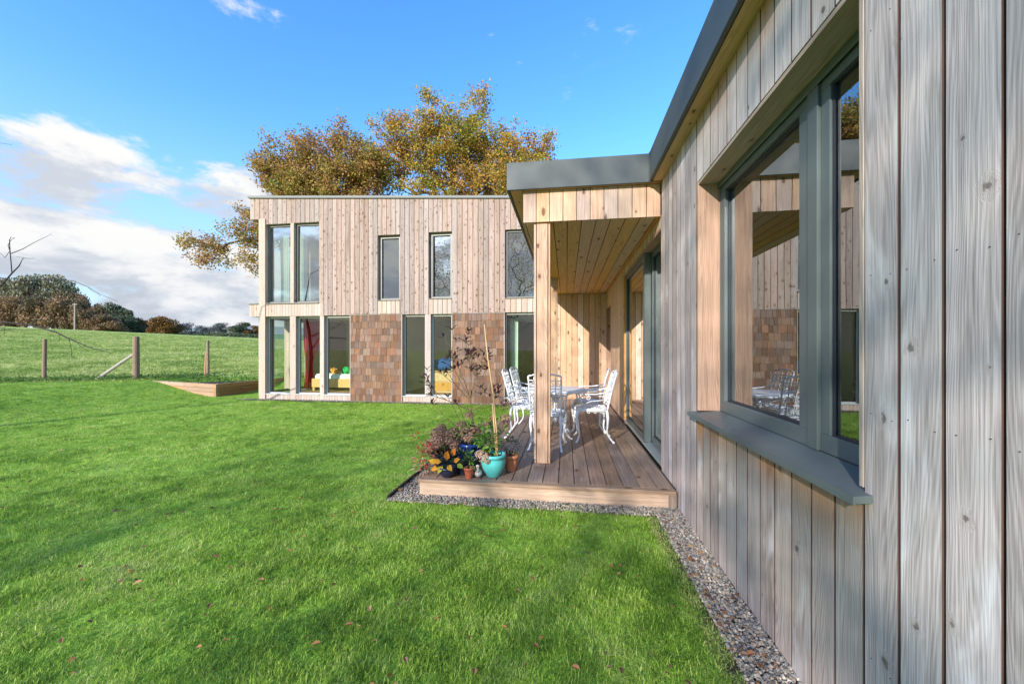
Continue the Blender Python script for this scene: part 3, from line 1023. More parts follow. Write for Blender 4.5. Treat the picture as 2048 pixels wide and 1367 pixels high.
# bed seen through the ground-floor corner windows
bed = thing('bed', 'pine bed with white bedding behind the third ground-floor window', 'bed', (-6.70, 11.2, .137))
b = MB()
b.cbox((-.95, -.5, .10), (.95, -.46, .36), .006).cbox((-.95, .46, .10), (.95, .5, .36), .006).cbox((-.95, -.459, .10), (-.91, .459, .36), .006)
b.build('bed_frame', M['pine'], bed, local=True)
MB().cbox((.91, -.5, 0), (.95, .5, .80), .01).build('headboard', M['pine'], bed, local=True)
for x in (-.93, .87):
    for y in (-.48, .42):
        MB().box((x, y, 0), (x + .06, y + .06, .099)).build('leg', M['pine'], bed, local=True)
MB().cbox((-.905, -.455, .30), (.905, .455, .50), .06).build('mattress', M['white_cloth'], bed, local=True, smooth=False)


def blob(rx, ry, rz, seed, lump=.18, seg=18, rings=10):
    r_ = random.Random(seed)
    ph = [r_.uniform(0, 6.28) for _ in range(6)]
    vs, fs = [], []
    for j in range(rings + 1):
        th = math.pi * j / rings
        for i in range(seg):
            a = 2 * math.pi * i / seg
            k = 1 + lump * (math.sin(3 * a + ph[0]) * math.sin(2 * th + ph[1]) + .5 * math.sin(5 * a + ph[2]) * math.sin(4 * th + ph[3]))
            vs.append((rx * k * math.sin(th) * math.cos(a), ry * k * math.sin(th) * math.sin(a), rz * k * math.cos(th)))
    for j in range(rings):
        for i in range(seg):
            i2 = (i + 1) % seg
            fs.append((j * seg + i, (j + 1) * seg + i, (j + 1) * seg + i2, j * seg + i2))
    return MB().add(vs, fs)


for (x, y, z, r3, mt, lab) in ((-7.02, 10.95, .73, (.15, .13, .10), 'orange_cloth', 'orange soft toy lying on the white bed'),
                               (-6.82, 11.10, .72, (.12, .12, .09), 'dark_cloth', 'dark soft toy in the middle of the white bed'),
                               (-6.62, 10.92, .76, (.15, .13, .14), 'green_cloth', 'bright green soft toy at the window end of the white bed')):
    bb = blob(*r3, seed=int(x * 100), lump=.25)
    for k_, (ox, oy, oz, f_) in enumerate(((-.11, -.02, .05, .6), (.10, .03, -.02, .55), (-.15, -.04, .11, .25), (-.08, .03, .13, .25), (.17, -.05, -.04, .35))):
        b2 = blob(r3[0] * f_, r3[1] * f_, r3[2] * f_, seed=k_, lump=.2)
        bb.add([(p[0] + ox, p[1] + oy, p[2] + oz) for p in b2.v], b2.f)
    o = bb.build('soft_toy', M[mt], None, Matrix.Translation((x, y, z - .03)) @ Matrix.Scale(.8, 4), smooth=True)
    tag(o, lab, 'soft toy', 'soft toys on the bed')

chest = thing('wooden_chest', 'pine chest under a blue cover inside the right ground-floor window of the pair', 'chest', (-3.60, 10.95, .137))
MB().cbox((-.45, -.3, .0), (.45, .3, .60), .008).build('carcass', M['pine'], chest, local=True)
MB().cbox((-.47, -.32, .601), (.47, .32, .63), .006).build('top', M['pine'], chest, local=True)
for z in (.06, .33):
    f = MB().cbox((-.42, -.318, z), (.42, -.301, z + .24), .004).build('drawer', M['pine'], chest, local=True)
tag(blob(.42, .25, .17, 5, .2).build('folded_cover', M['blue_cloth'], None, Matrix.Translation((-3.55, 10.95, .93)), smooth=True),
    'bundled dark blue bedding on the pine chest', 'bedding')
cab = thing('wooden_cabinet', 'brown wooden cabinet inside the ground-floor window next to the canopy', 'cabinet', (-1.35, 12.6, .137))
MB().cbox((-.5, -.3, 0), (.6, .3, 1.45), .01).build('carcass', M['pine'], cab, local=True)
for x in (-.47, .06):
    MB().cbox((x, -.32, .05), (x + .5, -.301, 1.38), .006).build('door', M['pine'], cab, local=True)

# ------------------------------------------------------------------ the wing with its canopy
XW = 0.95
wing = thing('timber_wing', 'single-storey wing in silvery vertical boards with a grey fascia and an open canopy', 'house', (1.0, 3.5, 0))
nw = (-1, 0, 0)
# boards run from high Y to low Y
def wboards(y1, y0, z0, z1, mat, bw=.134, gap=.007, x=XW, gv=.002, name='cladding_board'):
    boards(wing, name, M[mat], (x, y1, z0), nw, up, y1 - y0, z1 - z0, bw=bw, gap=gap, gapvar=gv)


wboards(4.06, 3.003, .03, 3.066, 'grey')
wboards(3.0, 1.392, .03, .90, 'grey_sill')
wboards(3.0, 1.392, 2.61, 3.066, 'grey_top')
wboards(1.390, -1.42, .03, 3.066, 'grey', gap=.009)
# under the canopy
wboards(8.60, 6.70, .19, 2.726, 'inner')
wboards(6.698, 4.062, 2.625, 2.726, 'inner')
wboards(9.49, 8.602, 2.35, 2.726, 'inner')
boards(wing, 'cladding_board', M['inner'], (-.70, 9.50, .19), n_, up, 1.66, 2.536, bw=.134)
wk = MB()
wk.box((XW + .022, 3.002, 0), (XW + .26, 4.058, 3.06)).box((XW + .022, 1.392, 0), (XW + .26, 3.0, .895)).box((XW + .022, 1.392, 2.61), (XW + .26, 3.0, 3.06))
wk.box((XW + .022, -1.4, 0), (XW + .26, 1.390, 3.06)).box((XW + .022, 6.702, 0), (XW + .26, 8.598, 2.9)).box((XW + .022, 4.06, 2.627), (XW + .26, 6.70, 3.06))
wk.box((XW + .022, 8.60, 2.352), (XW + .26, 9.52, 3.0)).box((-.70, 9.521, .0), (XW + .27, 9.545, 2.74))
wk.build('wall', M['reveal'], wing)
mb_ = MB()
for (y0_, y1_, z0_, z1_) in ((3.006, 4.054, .02, 3.058), (1.396, 2.996, .02, .892), (1.396, 2.996, 2.614, 3.058), (-1.4, 1.387, .02, 3.058), (6.706, 8.594, .19, 2.72)):
    mb_.box((XW + .0215, y0_, z0_), (XW + .0218, y1_, z1_))
mb_.box((-.70, 9.5205, .19), (XW, 9.5208, 2.73))
mb_.build('membrane', M['membrane'], wing)
# recessed door at the far end
d = MB().cbox((XW + .18, 8.605, .19), (XW + .225, 9.49, 2.345), .004).build('door', M['reveal'], wing)
MB().tube([(XW + .17, 9.35, 1.15), (XW + .13, 9.35, 1.15), (XW + .13, 9.25, 1.15)], .009, 8).build('handle', M['screw'], d)
# door jambs in timber
MB().cbox((XW, 6.672, .19), (XW + .14, 6.699, 2.622), .002).build('door_jamb', M['soffit'], wing)
MB().cbox((XW, 4.062, .19), (XW + .20, 4.082, 2.622), .002).build('door_jamb', M['inner'], wing)
MB().cbox((XW, 4.083, 2.60), (XW + .20, 6.671, 2.622), .002).build('door_jamb', M['reveal'], wing)
# window linings
MB().cbox((XW + .001, 2.975, .937), (XW + .235, 2.999, 2.607), .002).build('window_lining', M['reveal'], wing)
MB().cbox((XW + .001, 1.393, .937), (XW + .235, 1.413, 2.607), .002).build('window_lining', M['band'], wing)
boards(wing, 'window_lining', M['reveal'], (XW + .15, 1.414, 2.585), (0, 0, -1), (0, 1, 0), .149, 1.56, bw=.15, t=.02)

# big window: fixed light and opening sash
fx = XW + .15
FT, MGW = M['frame_teal'], glass_mat('wing_window_glass', 2.2, 0.17, (0.62, 0.66, 0.64))
window(wing, (fx, 2.973, .94), nw, 1.036, 1.645, .078, .085, FT, MGW, go=.035, bead=.012)
MB().cbox((fx - .010, 1.862, .94), (fx + .085, 1.935, 2.585), .003).build('mullion', FT, wing)
f2 = window(wing, (fx + .003, 1.860, .94), nw, .445, 1.645, .078, .085, FT, MGW, go=.022, stile=.058, bead=.008)
MB().cbox((fx - .016, 1.415, 2.545), (fx - .0065, 2.97, 2.583), .003).build('head_trim', M['frame_teal'], wing)
sl = MB()
sl.add([(.895, 1.352, .897), (1.10, 1.352, .915), (1.10, 3.03, .915), (.895, 3.03, .897), (.895, 1.352, .921), (1.10, 1.352, .939), (1.10, 3.03, .939), (.895, 3.03, .921)],
       [(0, 3, 2, 1), (4, 5, 6, 7), (0, 1, 5, 4), (1, 2, 6, 5), (2, 3, 7, 6), (3, 0, 4, 7)])
sl.box((.893, 1.350, .893), (.899, 3.032, .9225))
sl.build('window_sill', M['sill_teal'], wing)

# sliding door
DW = M['frame_teal']
window(wing, (.985, 6.67, .215), nw, 1.52, 2.385, .055, .07, DW, MGW, name='door_frame', go=.03)
MB().cbox((.975, 5.05, .215), (1.055, 5.148, 2.60), .003).build('door_stile', DW, wing)
window(wing, (1.058, 5.06, .24), nw, .97, 2.35, .06, .06, DW, MGW, name='sliding_door', go=.03)
MB().cbox((.955, 4.083, .186), (1.20, 6.671, .213), .003).build('threshold', M['threshold'], wing)

# room behind
b = MB()
b.box((XW + .262, -1.35, .0), (6, 9.4, .18))
b.build('room_floor', M['floorboard'], wing)
b = MB().box((5.9, -1.35, .181), (6, 9.4, 2.75)).box((XW + .262, -1.45, .181), (6, -1.36, 2.75)).box((XW + .262, 9.41, .181), (6, 9.5, 2.75))
b.build('room_wall', M['plaster'], wing)
MB().box((XW + .262, -1.36, 2.76), (6, 9.5, 2.80)).build('room_ceiling', M['plaster'], wing)
tbl = thing('kitchen_worktop', 'pale worktop along the room behind the big grey window', 'worktop', (2.5, 3.2, .181))
MB().cbox((-.35, -.9, .84), (.35, .9, .88), .005).build('top', M['plaster'], tbl, local=True)
MB().cbox((-.32, -.87, 0), (.32, .87, .839), .005).build('cupboard', M['pine'], tbl, local=True)

# fascia and eaves
ZF0, ZF1 = 3.066, 3.350
FX = .82
b = MB().cbox((FX, -1.4, ZF0), (FX + .03, 4.018, ZF1), .003)
b.build('fascia', M['metal_grey'], wing)
MB().cbox((-.628, 4.02, ZF0 - .004), (FX + .0295, 4.05, ZF1), .003).build('fascia', M['metal_grey'], wing)
MB().cbox((-.628, 4.052, ZF0 - .004), (-.60, 9.52, ZF1), .003).build('fascia', M['metal_grey'], wing)
MB().cbox((FX - .004, 3.995, ZF0 - .008), (FX + .034, 4.0195, ZF1 + .003), .002).build('fascia_joint', M['metal_grey'], wing)
MB().box((FX + .03, -1.38, ZF0 + .10), (6.1, 4.049, ZF1 - .02)).box((-.60, 4.0502, ZF0 + .10), (6.1, 9.53, ZF1 - .02)).build('roof', M['roof'], wing)
boards(wing, 'soffit_board', M['soffit'], (XW + .03, -1.38, ZF0 + .004), (0, 0, -1), (0, 1, 0), XW + .03 - FX - .032, 5.40, bw=.15, t=.018)
boards(wing, 'soffit_board', M['soffit'], (-.46, 4.052, ZF0 + .004), (0, 0, -1), (0, 1, 0), .138, 5.45, bw=.14, t=.018)
boards(wing, 'soffit_board', M['soffit'], (XW, 4.052, ZF0 + .002), (0, 0, -1), (0, 1, 0), XW + .46, .032, bw=.7, t=.018)
# canopy beam
YB = 4.085
boards(wing, 'beam_board', M['beam'], (-.46, YB, 2.735), n_, up, XW + .458, ZF0 - 2.735, bw=.141, gap=.005)
boards(wing, 'beam_board', M['beam'], (-.46, 9.5, 2.735), nw, up, 9.5 - YB - .021, ZF0 - 2.735, bw=.135)
MB().box((-.438, YB + .021, 2.756), (-.32, 9.49, ZF0)).box((-.319, YB + .0215, 2.756), (XW, YB + .14, ZF0)).build('beam', M['reveal'], wing)
boards(wing, 'soffit_board', M['soffit'], (XW + .1, YB + .022, 2.733), (0, 0, -1), (0, 1, 0), XW + .1 + .437, 9.498 - YB - .022, bw=.148, gap=.006, t=.02)
# posts of the canopy, each a core with a cover strip down both sides
for yp in (4.115, 7.35):
    p = MB().cbox((0, 0, 0), (.116, .15, 2.567), .003).build('canopy_post', M['post'], wing, Matrix.Translation((-.315, yp, .168)))
    MB().cbox((0, 0, 0), (.024, .142, 2.567), .002).build('cover_strip', M['post'], p, Matrix.Translation((-.346, yp + .004, .168)))
    MB().cbox((0, 0, 0), (.020, .142, 2.567), .002).build('cover_strip', M['post'], p, Matrix.Translation((-.192, yp + .004, .168)))

# nail heads on the nearest boards
b = MB()
for zz in (.42, 1.18, 1.62, 2.40):
    for k in range(6):
        for dx in (.028, .105):
            y = 1.39 - k * .134 - dx + random.uniform(-.004, .004)
            z = zz + random.uniform(-.012, .012)
            b.tube([(XW - .0008, y, z), (XW + .002, y, z)], .0016, 8)
o = b.build('nail_heads', M['screw'], wing)
o['kind'] = 'stuff'

# ------------------------------------------------------------------ deck
deck = thing('timber_deck', 'raised brown board deck under the canopy', 'deck', (-.2, 3.45, 0))
DZ, DY = .165, 3.465
k = 16
x0 = -1.372
pitch = (XW - .012 - x0) / k
for i in range(k):
    xa = x0 + i * pitch
    ye = 9.49
    if xa < -.70:
        ye = 6.25 + (xa + 1.37) * 1.45
    me = board_mesh('deck_board', pitch - .006, ye - DY - .075, .028, M['deck'], .004)
    reg(bpy.data.objects.new('deck_board', me), deck, basis((xa + .003, DY + .075, DZ + random.uniform(-.001, .001)), (0, 0, 1), (0, 1, 0)))
reg(bpy.data.objects.new('nosing_board', board_mesh('nosing_board', .082, 2.31, .03, M['deck'], .004)), deck, basis((x0 - .008, DY - .012 + .082, DZ + .001), (0, 0, 1), (1, 0, 0)))
reg(bpy.data.objects.new('skirting_board', board_mesh('skirting_board', .132, 2.24, .03, M['skirt'], .003)), deck,
    basis((x0 + .002, DY + .004, .135), (0, -1, 0), (1, 0, 0)) @ Matrix.Identity(4))
reg(bpy.data.objects.new('skirting_board', board_mesh('skirting_board', .132, 2.7, .03, M['skirt'], .003)), deck,
    basis((x0 + .004, DY + .036, .002), (-1, 0, 0), (0, 1, 0)))
MB().cbox((.872, DY + .006, .004), (.94, DY + .03, .134), .003).build('skirting_block', M['deck'], deck)
b = MB()
for x in (-1.3, -.6, .1, .8):
    b.box((x, DY + .04, .02), (x + .05, 9.3 if x > -.8 else 6.2, .135))
b.build('joist', M['oldpost'], deck)
MB().box((-.60, DY + .06, .11), (XW + .02, 9.49, .13)).box((XW - .013, DY + .08, .1305), (XW + .004, 9.49, .160)).build('under_deck', M['membrane'], deck)
b = MB().box((-1.632, 3.33, -.02), (-1.615, 6.3, .045))
tag(b.build('lawn_edging', M['edging']), 'thin dark edging strip between the lawn and the gravel left of the deck', 'edging')

# ------------------------------------------------------------------ white garden furniture
WC = M['white_cast']


def arc(c, r, a0, a1, ax, ay, n=10):
    """arc in the plane spanned by ax, ay"""
    return [V(c) + V(ax) * r * math.cos(a0 + (a1 - a0) * i / n) + V(ay) * r * math.sin(a0 + (a1 - a0) * i / n) for i in range(n + 1)]


def scroll(b, c, r, ax, ay, a0=0.0, turns=1.25, rad=.0045, s=1):
    n = 14
    pts = []
    for i in range(n + 1):
        a = a0 + s * turns * 2 * math.pi * i / n
        rr = r * (1 - .68 * i / n)
        pts.append(V(c) + V(ax) * rr * math.cos(a) + V(ay) * rr * math.sin(a))
    b.tube(pts, rad, 5)


def cab_leg(b, top, knee, ankle, foot, r=.017):
    pts = []
    P0, P1, P2, P3 = V(top), V(knee), V(ankle), V(foot)
    ctrl = [P0, P1, P1 * .5 + P2 * .5, P2, P3]
    cr = [r * 1.15, r * 1.3, r * .95, r * .62, r * .8]
    outp, outr = [], []
    for i in range(len(ctrl) - 1):
        for k_ in range(4):
            t = k_ / 4
            a, b_, c_, d_ = ctrl[max(i - 1, 0)], ctrl[i], ctrl[i + 1], ctrl[min(i + 2, len(ctrl) - 1)]
            outp.append(.5 * ((2 * b_) + (c_ - a) * t + (2 * a - 5 * b_ + 4 * c_ - d_) * t * t + (3 * b_ - a - 3 * c_ + d_) * t ** 3))
            outr.append(cr[i] * (1 - t) + cr[i + 1] * t)
    outp.append(P3)
    outr.append(cr[-1])
    b.tube(outp, outr, 8)
    d = (P3 - P2)
    d.z = 0
    if d.length > 1e-5:
        d.normalize()
    f = P3 + d * .016
    b.tube([(P3.x, P3.y, .02), (f.x, f.y, .012), (f.x + d.x * .008, f.y + d.y * .008, .001)], [.017, .015, .010], 8)


def make_chair(label, loc, rz):
    t = thing('garden_chair', label, 'chair', loc, rz, 'white ornate cast chairs round the table on the deck')
    X_, Y_, Z_ = V((1, 0, 0)), V((0, 1, 0)), V((0, 0, 1))
    b = MB()
    ring = []
    for i in range(33):
        a = 2 * math.pi * i / 32
        ca, sa = math.cos(a), math.sin(a)
        k_ = (abs(ca) ** 4 + abs(sa) ** 4) ** -.25
        ring.append((.205 * ca * k_, .195 * sa * k_, .435))
    b.tube(ring, .011, 6, cap=False)
    b.tube([(p[0] * 1.01, p[1] * 1.01, .415) for p in ring], .008, 6, cap=False)
    b.tube([(p[0] * .62, p[1] * .62, .432) for p in ring], .006, 5, cap=False)
    for i in range(12):
        a = 2 * math.pi * i / 12
        k_ = (abs(math.cos(a)) ** 4 + abs(math.sin(a)) ** 4) ** -.25
        c = (.16 * math.cos(a) * k_, .155 * math.sin(a) * k_, .433)
        scroll(b, c, .036, X_, Y_, a, 1.0, .0045, 1 if i % 2 else -1)
        b.tube([(.0, .0, .431), (.125 * math.cos(a + .26) * k_, .12 * math.sin(a + .26) * k_, .431)], .0045, 5)
    for i in range(8):
        a = 2 * math.pi * i / 8
        scroll(b, (.072 * math.cos(a), .07 * math.sin(a), .433), .026, X_, Y_, a, 1.0, .004)
    # cast apron under the front and the sides
    for sx in (-1, 1):
        for q in range(4):
            scroll(b, (sx * .2, -.12 + q * .085, .405), .02, Y_, Z_, 0, .9, .004, sx)
    for q in range(4):
        scroll(b, (-.13 + q * .087, .19, .405), .02, X_, Z_, 0, .9, .004)
    b.build('seat', WC, t, local=True, smooth=True)
    for sx in (-1, 1):
        l = MB()
        cab_leg(l, (sx * .185, .175, .425), (sx * .215, .205, .36), (sx * .182, .172, .10), (sx * .205, .20, .02))
        l.build('leg', WC, t, local=True, smooth=True)
        l = MB()
        cab_leg(l, (sx * .175, -.185, .425), (sx * .185, -.195, .33), (sx * .175, -.19, .12), (sx * .195, -.255, .02), .015)
        l.build('leg', WC, t, local=True, smooth=True)
    # backrest
    k = MB()

    def bp(x, z):                                # the back leans and curves
        s = (z - .43) / .47
        return V((x * (1 + .06 * s), -.19 - .115 * max(0, s) ** 1.15 - .015 * (1 - (x / .19) ** 2), z))
    for sx in (-1, 1):
        k.tube([bp(sx * .185, .42 + .48 * i / 8) for i in range(9)], .0105, 7)
        k.tube([bp(sx * .120, .47 + .42 * i / 8) for i in range(9)], .0065, 6)
        k.tube([bp(sx * .045, .47 + .44 * i / 8) for i in range(9)], .0065, 6)
    k.tube([bp(-.185 + .37 * i / 12, .90 + .032 * math.sin(math.pi * i / 12)) for i in range(13)], .011, 7)
    for zz in (.47, .60, .75, .85):
        k.tube([bp(-.185 + .37 * i / 8, zz) for i in range(9)], .0065, 6)
    for z0_, z1_ in ((.47, .60), (.60, .75), (.75, .85)):
        zm = (z0_ + z1_) / 2
        for xm in (-.152, -.083, 0, .083, .152):
            rr = .034
            c = bp(xm, zm)
            scroll(k, c, rr, X_, V((0, -.24, .97)), 1.2, 1.15, .0045, 1 if xm > 0 else -1)
    scroll(k, bp(-.05, .90), .03, X_, V((0, -.24, .97)), 0, 1.1, .004)
    scroll(k, bp(.05, .90), .03, X_, V((0, -.24, .97)), 3.14, 1.1, .004, -1)
    k.build('backrest', WC, t, local=True, smooth=True)
    for sx in (-1, 1):
        a = MB()
        pts = [bp(sx * .188, .68)] + [V((sx * x, y, z)) for x, y, z in ((.215, -.15, .655), (.235, -.05, .64), (.24, .05, .64), (.238, .12, .632), (.225, .155, .60), (.215, .14, .54), (.205, .13, .44))]
        a.tube(pts, .009, 7)
        scroll(a, (sx * .225, .06, .59), .032, Y_, Z_, 1.5, 1.2, .0045)
        a.tube([bp(sx * .188, .56), V((sx * .215, -.12, .56)), V((sx * .22, .03, .545)), V((sx * .21, .12, .50))], .005, 5)
        a.build('arm', WC, t, local=True, smooth=True)
    return t


PI = math.pi
ch = make_chair('white cast chair with its back to us, half hidden behind the canopy post', (-.235, 4.86, DZ), math.radians(-4))
dup(ch, (.33, 5.30, DZ), math.radians(92), 'white cast chair right of the table, the nearer of the two by the sliding door')
dup(ch, (.31, 5.93, DZ), math.radians(84), 'white cast chair right of the table, the farther one toward the plank wall')
dup(ch, (-.56, 5.40, DZ), math.radians(-91), 'white cast chair left of the table, the one nearest the flower pots')
dup(ch, (-.53, 6.00, DZ), math.radians(-98), 'white cast chair left of the table, the farther one beyond its neighbour')

tb = thing('garden_table', 'round white cast table between the ornate chairs', 'table', (-.15, 5.45, DZ))
b = MB()
seg = 64
prof = []
vs, fs = [], []
for (rr, z, sc_) in ((.001, .668, 0), (.41, .668, 0), (.432, .664, .006), (.436, .655, .008), (.434, .632, .006), (.42, .632, .006), (.415, .652, 0), (.001, .652, 0)):
    for i in range(seg):
        a = 2 * PI * i / seg
        r_ = rr + sc_ * math.cos(a * 16)
        vs.append((r_ * math.cos(a), r_ * math.sin(a), z - (sc_ * .9 * math.cos(a * 16) if z < .64 else 0)))
for j in range(7):
    for i in range(seg):
        i2 = (i + 1) % seg
        fs.append((j * seg + i, j * seg + i2, (j + 1) * seg + i2, (j + 1) * seg + i))
b.add(vs, fs)
b.build('tabletop', WC, tb, local=True, smooth=True)
b = MB()
b.tube([(0, 0, .20), (0, 0, .30), (0, 0, .42), (0, 0, .55), (0, 0, .65)], [.03, .045, .026, .03, .08], 12)
b.build('pedestal', WC, tb, local=True, smooth=True)
for i in range(4):
    a = PI / 4 + i * PI / 2
    d_ = V((math.cos(a), math.sin(a), 0))
    b = MB()
    Z_ = V((0, 0, 1))
    b.tube([d_ * .02 + Z_ * .50, d_ * .12 + Z_ * .60, d_ * .24 + Z_ * .64], [.012, .011, .009], 7)
    b.tube([d_ * .02 + Z_ * .36, d_ * .10 + Z_ * .30, d_ * .16 + Z_ * .18, d_ * .22 + Z_ * .06, d_ * .28 + Z_ * .02, d_ * .32 + Z_ * .018], [.02, .018, .015, .013, .014, .012], 8)
    scroll(b, d_ * .11 + Z_ * .22, .06, d_, Z_, 0.5, 1.3, .007)
    scroll(b, d_ * .17 + Z_ * .56, .055, d_, Z_, 2.0, 1.2, .006)
    scroll(b, d_ * .22 + Z_ * .11, .035, d_, Z_, 2.0, 1.2, .006, -1)
    b.build('leg', WC, tb, local=True, smooth=True)

# ------------------------------------------------------------------ pots and plants on the deck corner
def pot_parts(t, r_top, r_bot, h, mat, rim=.012, belly=0.0, rimh=.03):
    prof = [(r_bot * .94, 0.0), (r_bot, .008)]
    for i in range(1, 9):
        s = i / 8
        prof.append((r_bot + (r_top - r_bot) * s + belly * math.sin(PI * s * .92), .008 + (h - rimh - .008) * s))
    prof += [(r_top + rim, h - rimh), (r_top + rim + .002, h - rimh * .5), (r_top + rim * .7, h), (r_top - .006, h - .002), (r_top - .012, h - .03)]
    MB().lathe(prof, 36).build('pot', mat, t, local=True, smooth=True)
    MB().lathe([(.002, h - .0295), (r_top - .0125, h - .029), (r_top - .013, h - .032)], 20).build('soil', M['soil'], t, local=True)


def flower_head(r, mat, seed, n=85):
    r_ = random.Random(seed)
    b = MB()
    for i in range(n):
        z = r_.uniform(-.55, 1)
        a = r_.uniform(0, 2 * PI)
        q = math.sqrt(max(0, 1 - z * z))
        d = V((q * math.cos(a), q * math.sin(a), z))
        c = d * r * r_.uniform(.78, 1.05)
        c.z *= .82
        s = V((r_.uniform(-1, 1), r_.uniform(-1, 1), r_.uniform(-1, 1))).cross(d).normalized()
        tt = r_.random()
        for kk in range(2):
            s2_ = (Matrix.Rotation(kk * PI / 2 + .3, 3, d) @ s)
            w_ = r * .21
            u_ = d.cross(s2_).normalized()
            b.add([tuple(c - s2_ * w_ + d * w_ * .4), tuple(c + u_ * w_ * .55), tuple(c + s2_ * w_ + d * w_ * .4), tuple(c - u_ * w_ * .55)], [(0, 1, 2, 3)], tt)
    return b.mesh('flower_head', mat)


def put_heads(t, mat, spots, stems_from=(0, 0, .15)):
    L = [flower_head(.062, mat, s) for s in (3, 8)]
    st = MB()
    base = V(stems_from)
    for i, (x, y, z, s) in enumerate(spots):
        o = bpy.data.objects.new('flower_head', L[i % 2])
        reg(o, t, PW[t] @ Matrix.Translation((x, y, z)) @ Euler((random.uniform(-.5, .5), random.uniform(-.5, .5), random.uniform(0, 6))).to_matrix().to_4x4() @ Matrix.Scale(s, 4))
        e = V((x, y, z))
        m_ = (base + e) * .5 + V((random.uniform(-.03, .03), random.uniform(-.03, .03), .03))
        st.tube([base + V((random.uniform(-.03, .03), random.uniform(-.03, .03), 0)), m_, e], [.004, .0035, .003], 5)
    st.build('stem', M['stem'], t, local=True)


def leafy(t, mat, n, c, r3, L, W, seed, name='leaf', updir=.5, smax=1.0):
    """a loose mound of leaves; kept as one part because the leaves are too small to pick out"""
    r_ = random.Random(seed)
    b = MB()
    for i in range(n):
        a = r_.uniform(0, 2 * PI)
        z = r_.uniform(-1, 1)
        q = math.sqrt(1 - z * z)
        rr = r_.uniform(.35, 1)
        d = V((q * math.cos(a), q * math.sin(a), z))
        p = V((c[0] + d.x * r3[0] * rr, c[1] + d.y * r3[1] * rr, c[2] + d.z * r3[2] * rr))
        dd = d + V((r_.uniform(-.6, .6), r_.uniform(-.6, .6), r_.uniform(-.3, updir)))
        s = r_.uniform(.6, smax)
        b.leaf(p, dd, (r_.uniform(-.4, .4), r_.uniform(-.4, .4), 1), L * s, W * s, r_.random())
    o = b.build(name, mat, t, local=True)
    o['kind'] = 'stuff'
    return o


# turquoise pot
t = thing('turquoise_pot', 'round turquoise glazed pot with a fading hydrangea, nearest the deck post', 'potted plant', (-.70, 3.66, DZ))
pot_parts(t, .108, .066, .215, M['turquoise'], .014, .026, .03)
leafy(t, M['fresh_leaf'], 150, (-.06, .02, .33), (.13, .12, .13), .055, .038, 11, 'foliage')
put_heads(t, M['hydrangea_pale'], [(-.085, -.09, .205, .9), (-.045, -.105, .185, .8), (-.12, -.075, .225, .7)], (0, 0, .19))
cane = MB()
pts = [(-.66, 3.66, .36), (-.675, 3.69, .60), (-.71, 3.70, .95), (-.765, 3.71, 1.30), (-.80, 3.71, 1.63)]
cane.tube(pts, [.008, .008, .0075, .007, .006], 8)
for s in (.2, .42, .66, .86):
    q = V(pts[0]).lerp(V(pts[-1]), s)
tag(cane.build('bamboo_cane', M['cane'], smooth=True), 'tall bamboo cane leaning left out of the turquoise pot', 'cane')
tag(MB().tube([(-.665, 3.65, .34), (-.69, 3.68, .55), (-.715, 3.69, .86)], .007, 8).build('bamboo_cane', M['cane'], smooth=True),
    'short bamboo cane leaning beside the tall one in the turquoise pot', 'cane')
# tall hydrangea stems behind the turquoise pot
t = thing('hydrangea_plant', 'hydrangea with pinkish brown dried heads on long stems behind the turquoise pot', 'plant', (-.80, 3.95, DZ))
put_heads(t, M['hydrangea'], [(.19, -.10, .66, .95), (.20, -.14, .52, .95), (-.02, -.08, .44, .8), (-.20, -.05, .53, .85), (-.12, -.10, .40, 1.0), (.04, -.06, .50, .7)], (-.03, 0, .06))
leafy(t, M['fresh_leaf'], 160, (-.02, -.05, .36), (.22, .15, .15), .06, .04, 17, 'foliage')
leafy(t, M['fresh_leaf'], 14, (.13, -.08, .62), (.08, .05, .06), .05, .035, 18, 'foliage')
# blue pot
t = thing('blue_pot', 'deep blue glazed pot half hidden under dried hydrangea heads', 'potted plant', (-.985, 3.90, DZ))
pot_parts(t, .125, .085, .26, M['blue_glaze'], .016, .02, .035)
put_heads(t, M['hydrangea'], [(-.05, -.02, .36, 1.1), (.05, -.06, .33, 1.1), (.11, -.02, .37, 1.0), (-.11, .03, .42, .9), (.0, -.10, .315, .85)], (0, 0, .24))
leafy(t, M['deep_leaf'], 70, (0, 0, .34), (.15, .12, .09), .055, .035, 21, 'foliage')
# big mound of dried hydrangea
t = thing('dried_hydrangea', 'broad mound of brown dried hydrangea heads at the deck\'s left edge', 'plant', (-1.24, 3.82, DZ))
sp = []
for i in range(26):
    a = random.uniform(0, 2 * PI)
    rr = math.sqrt(random.random())
    x, y = .185 * rr * math.cos(a), .13 * rr * math.sin(a)
    sp.append((x, y, .20 + .24 * (1 - rr * rr) * random.uniform(.6, 1.1) + random.uniform(-.05, .02), random.uniform(.75, 1.1)))
put_heads(t, M['hydrangea'], sp, (0, 0, 0.02))
leafy(t, M['deep_leaf'], 110, (0, 0, .20), (.2, .15, .13), .06, .035, 22, 'foliage')
pot_parts(t, .13, .10, .16, M['dark_pot'], .01, .01)
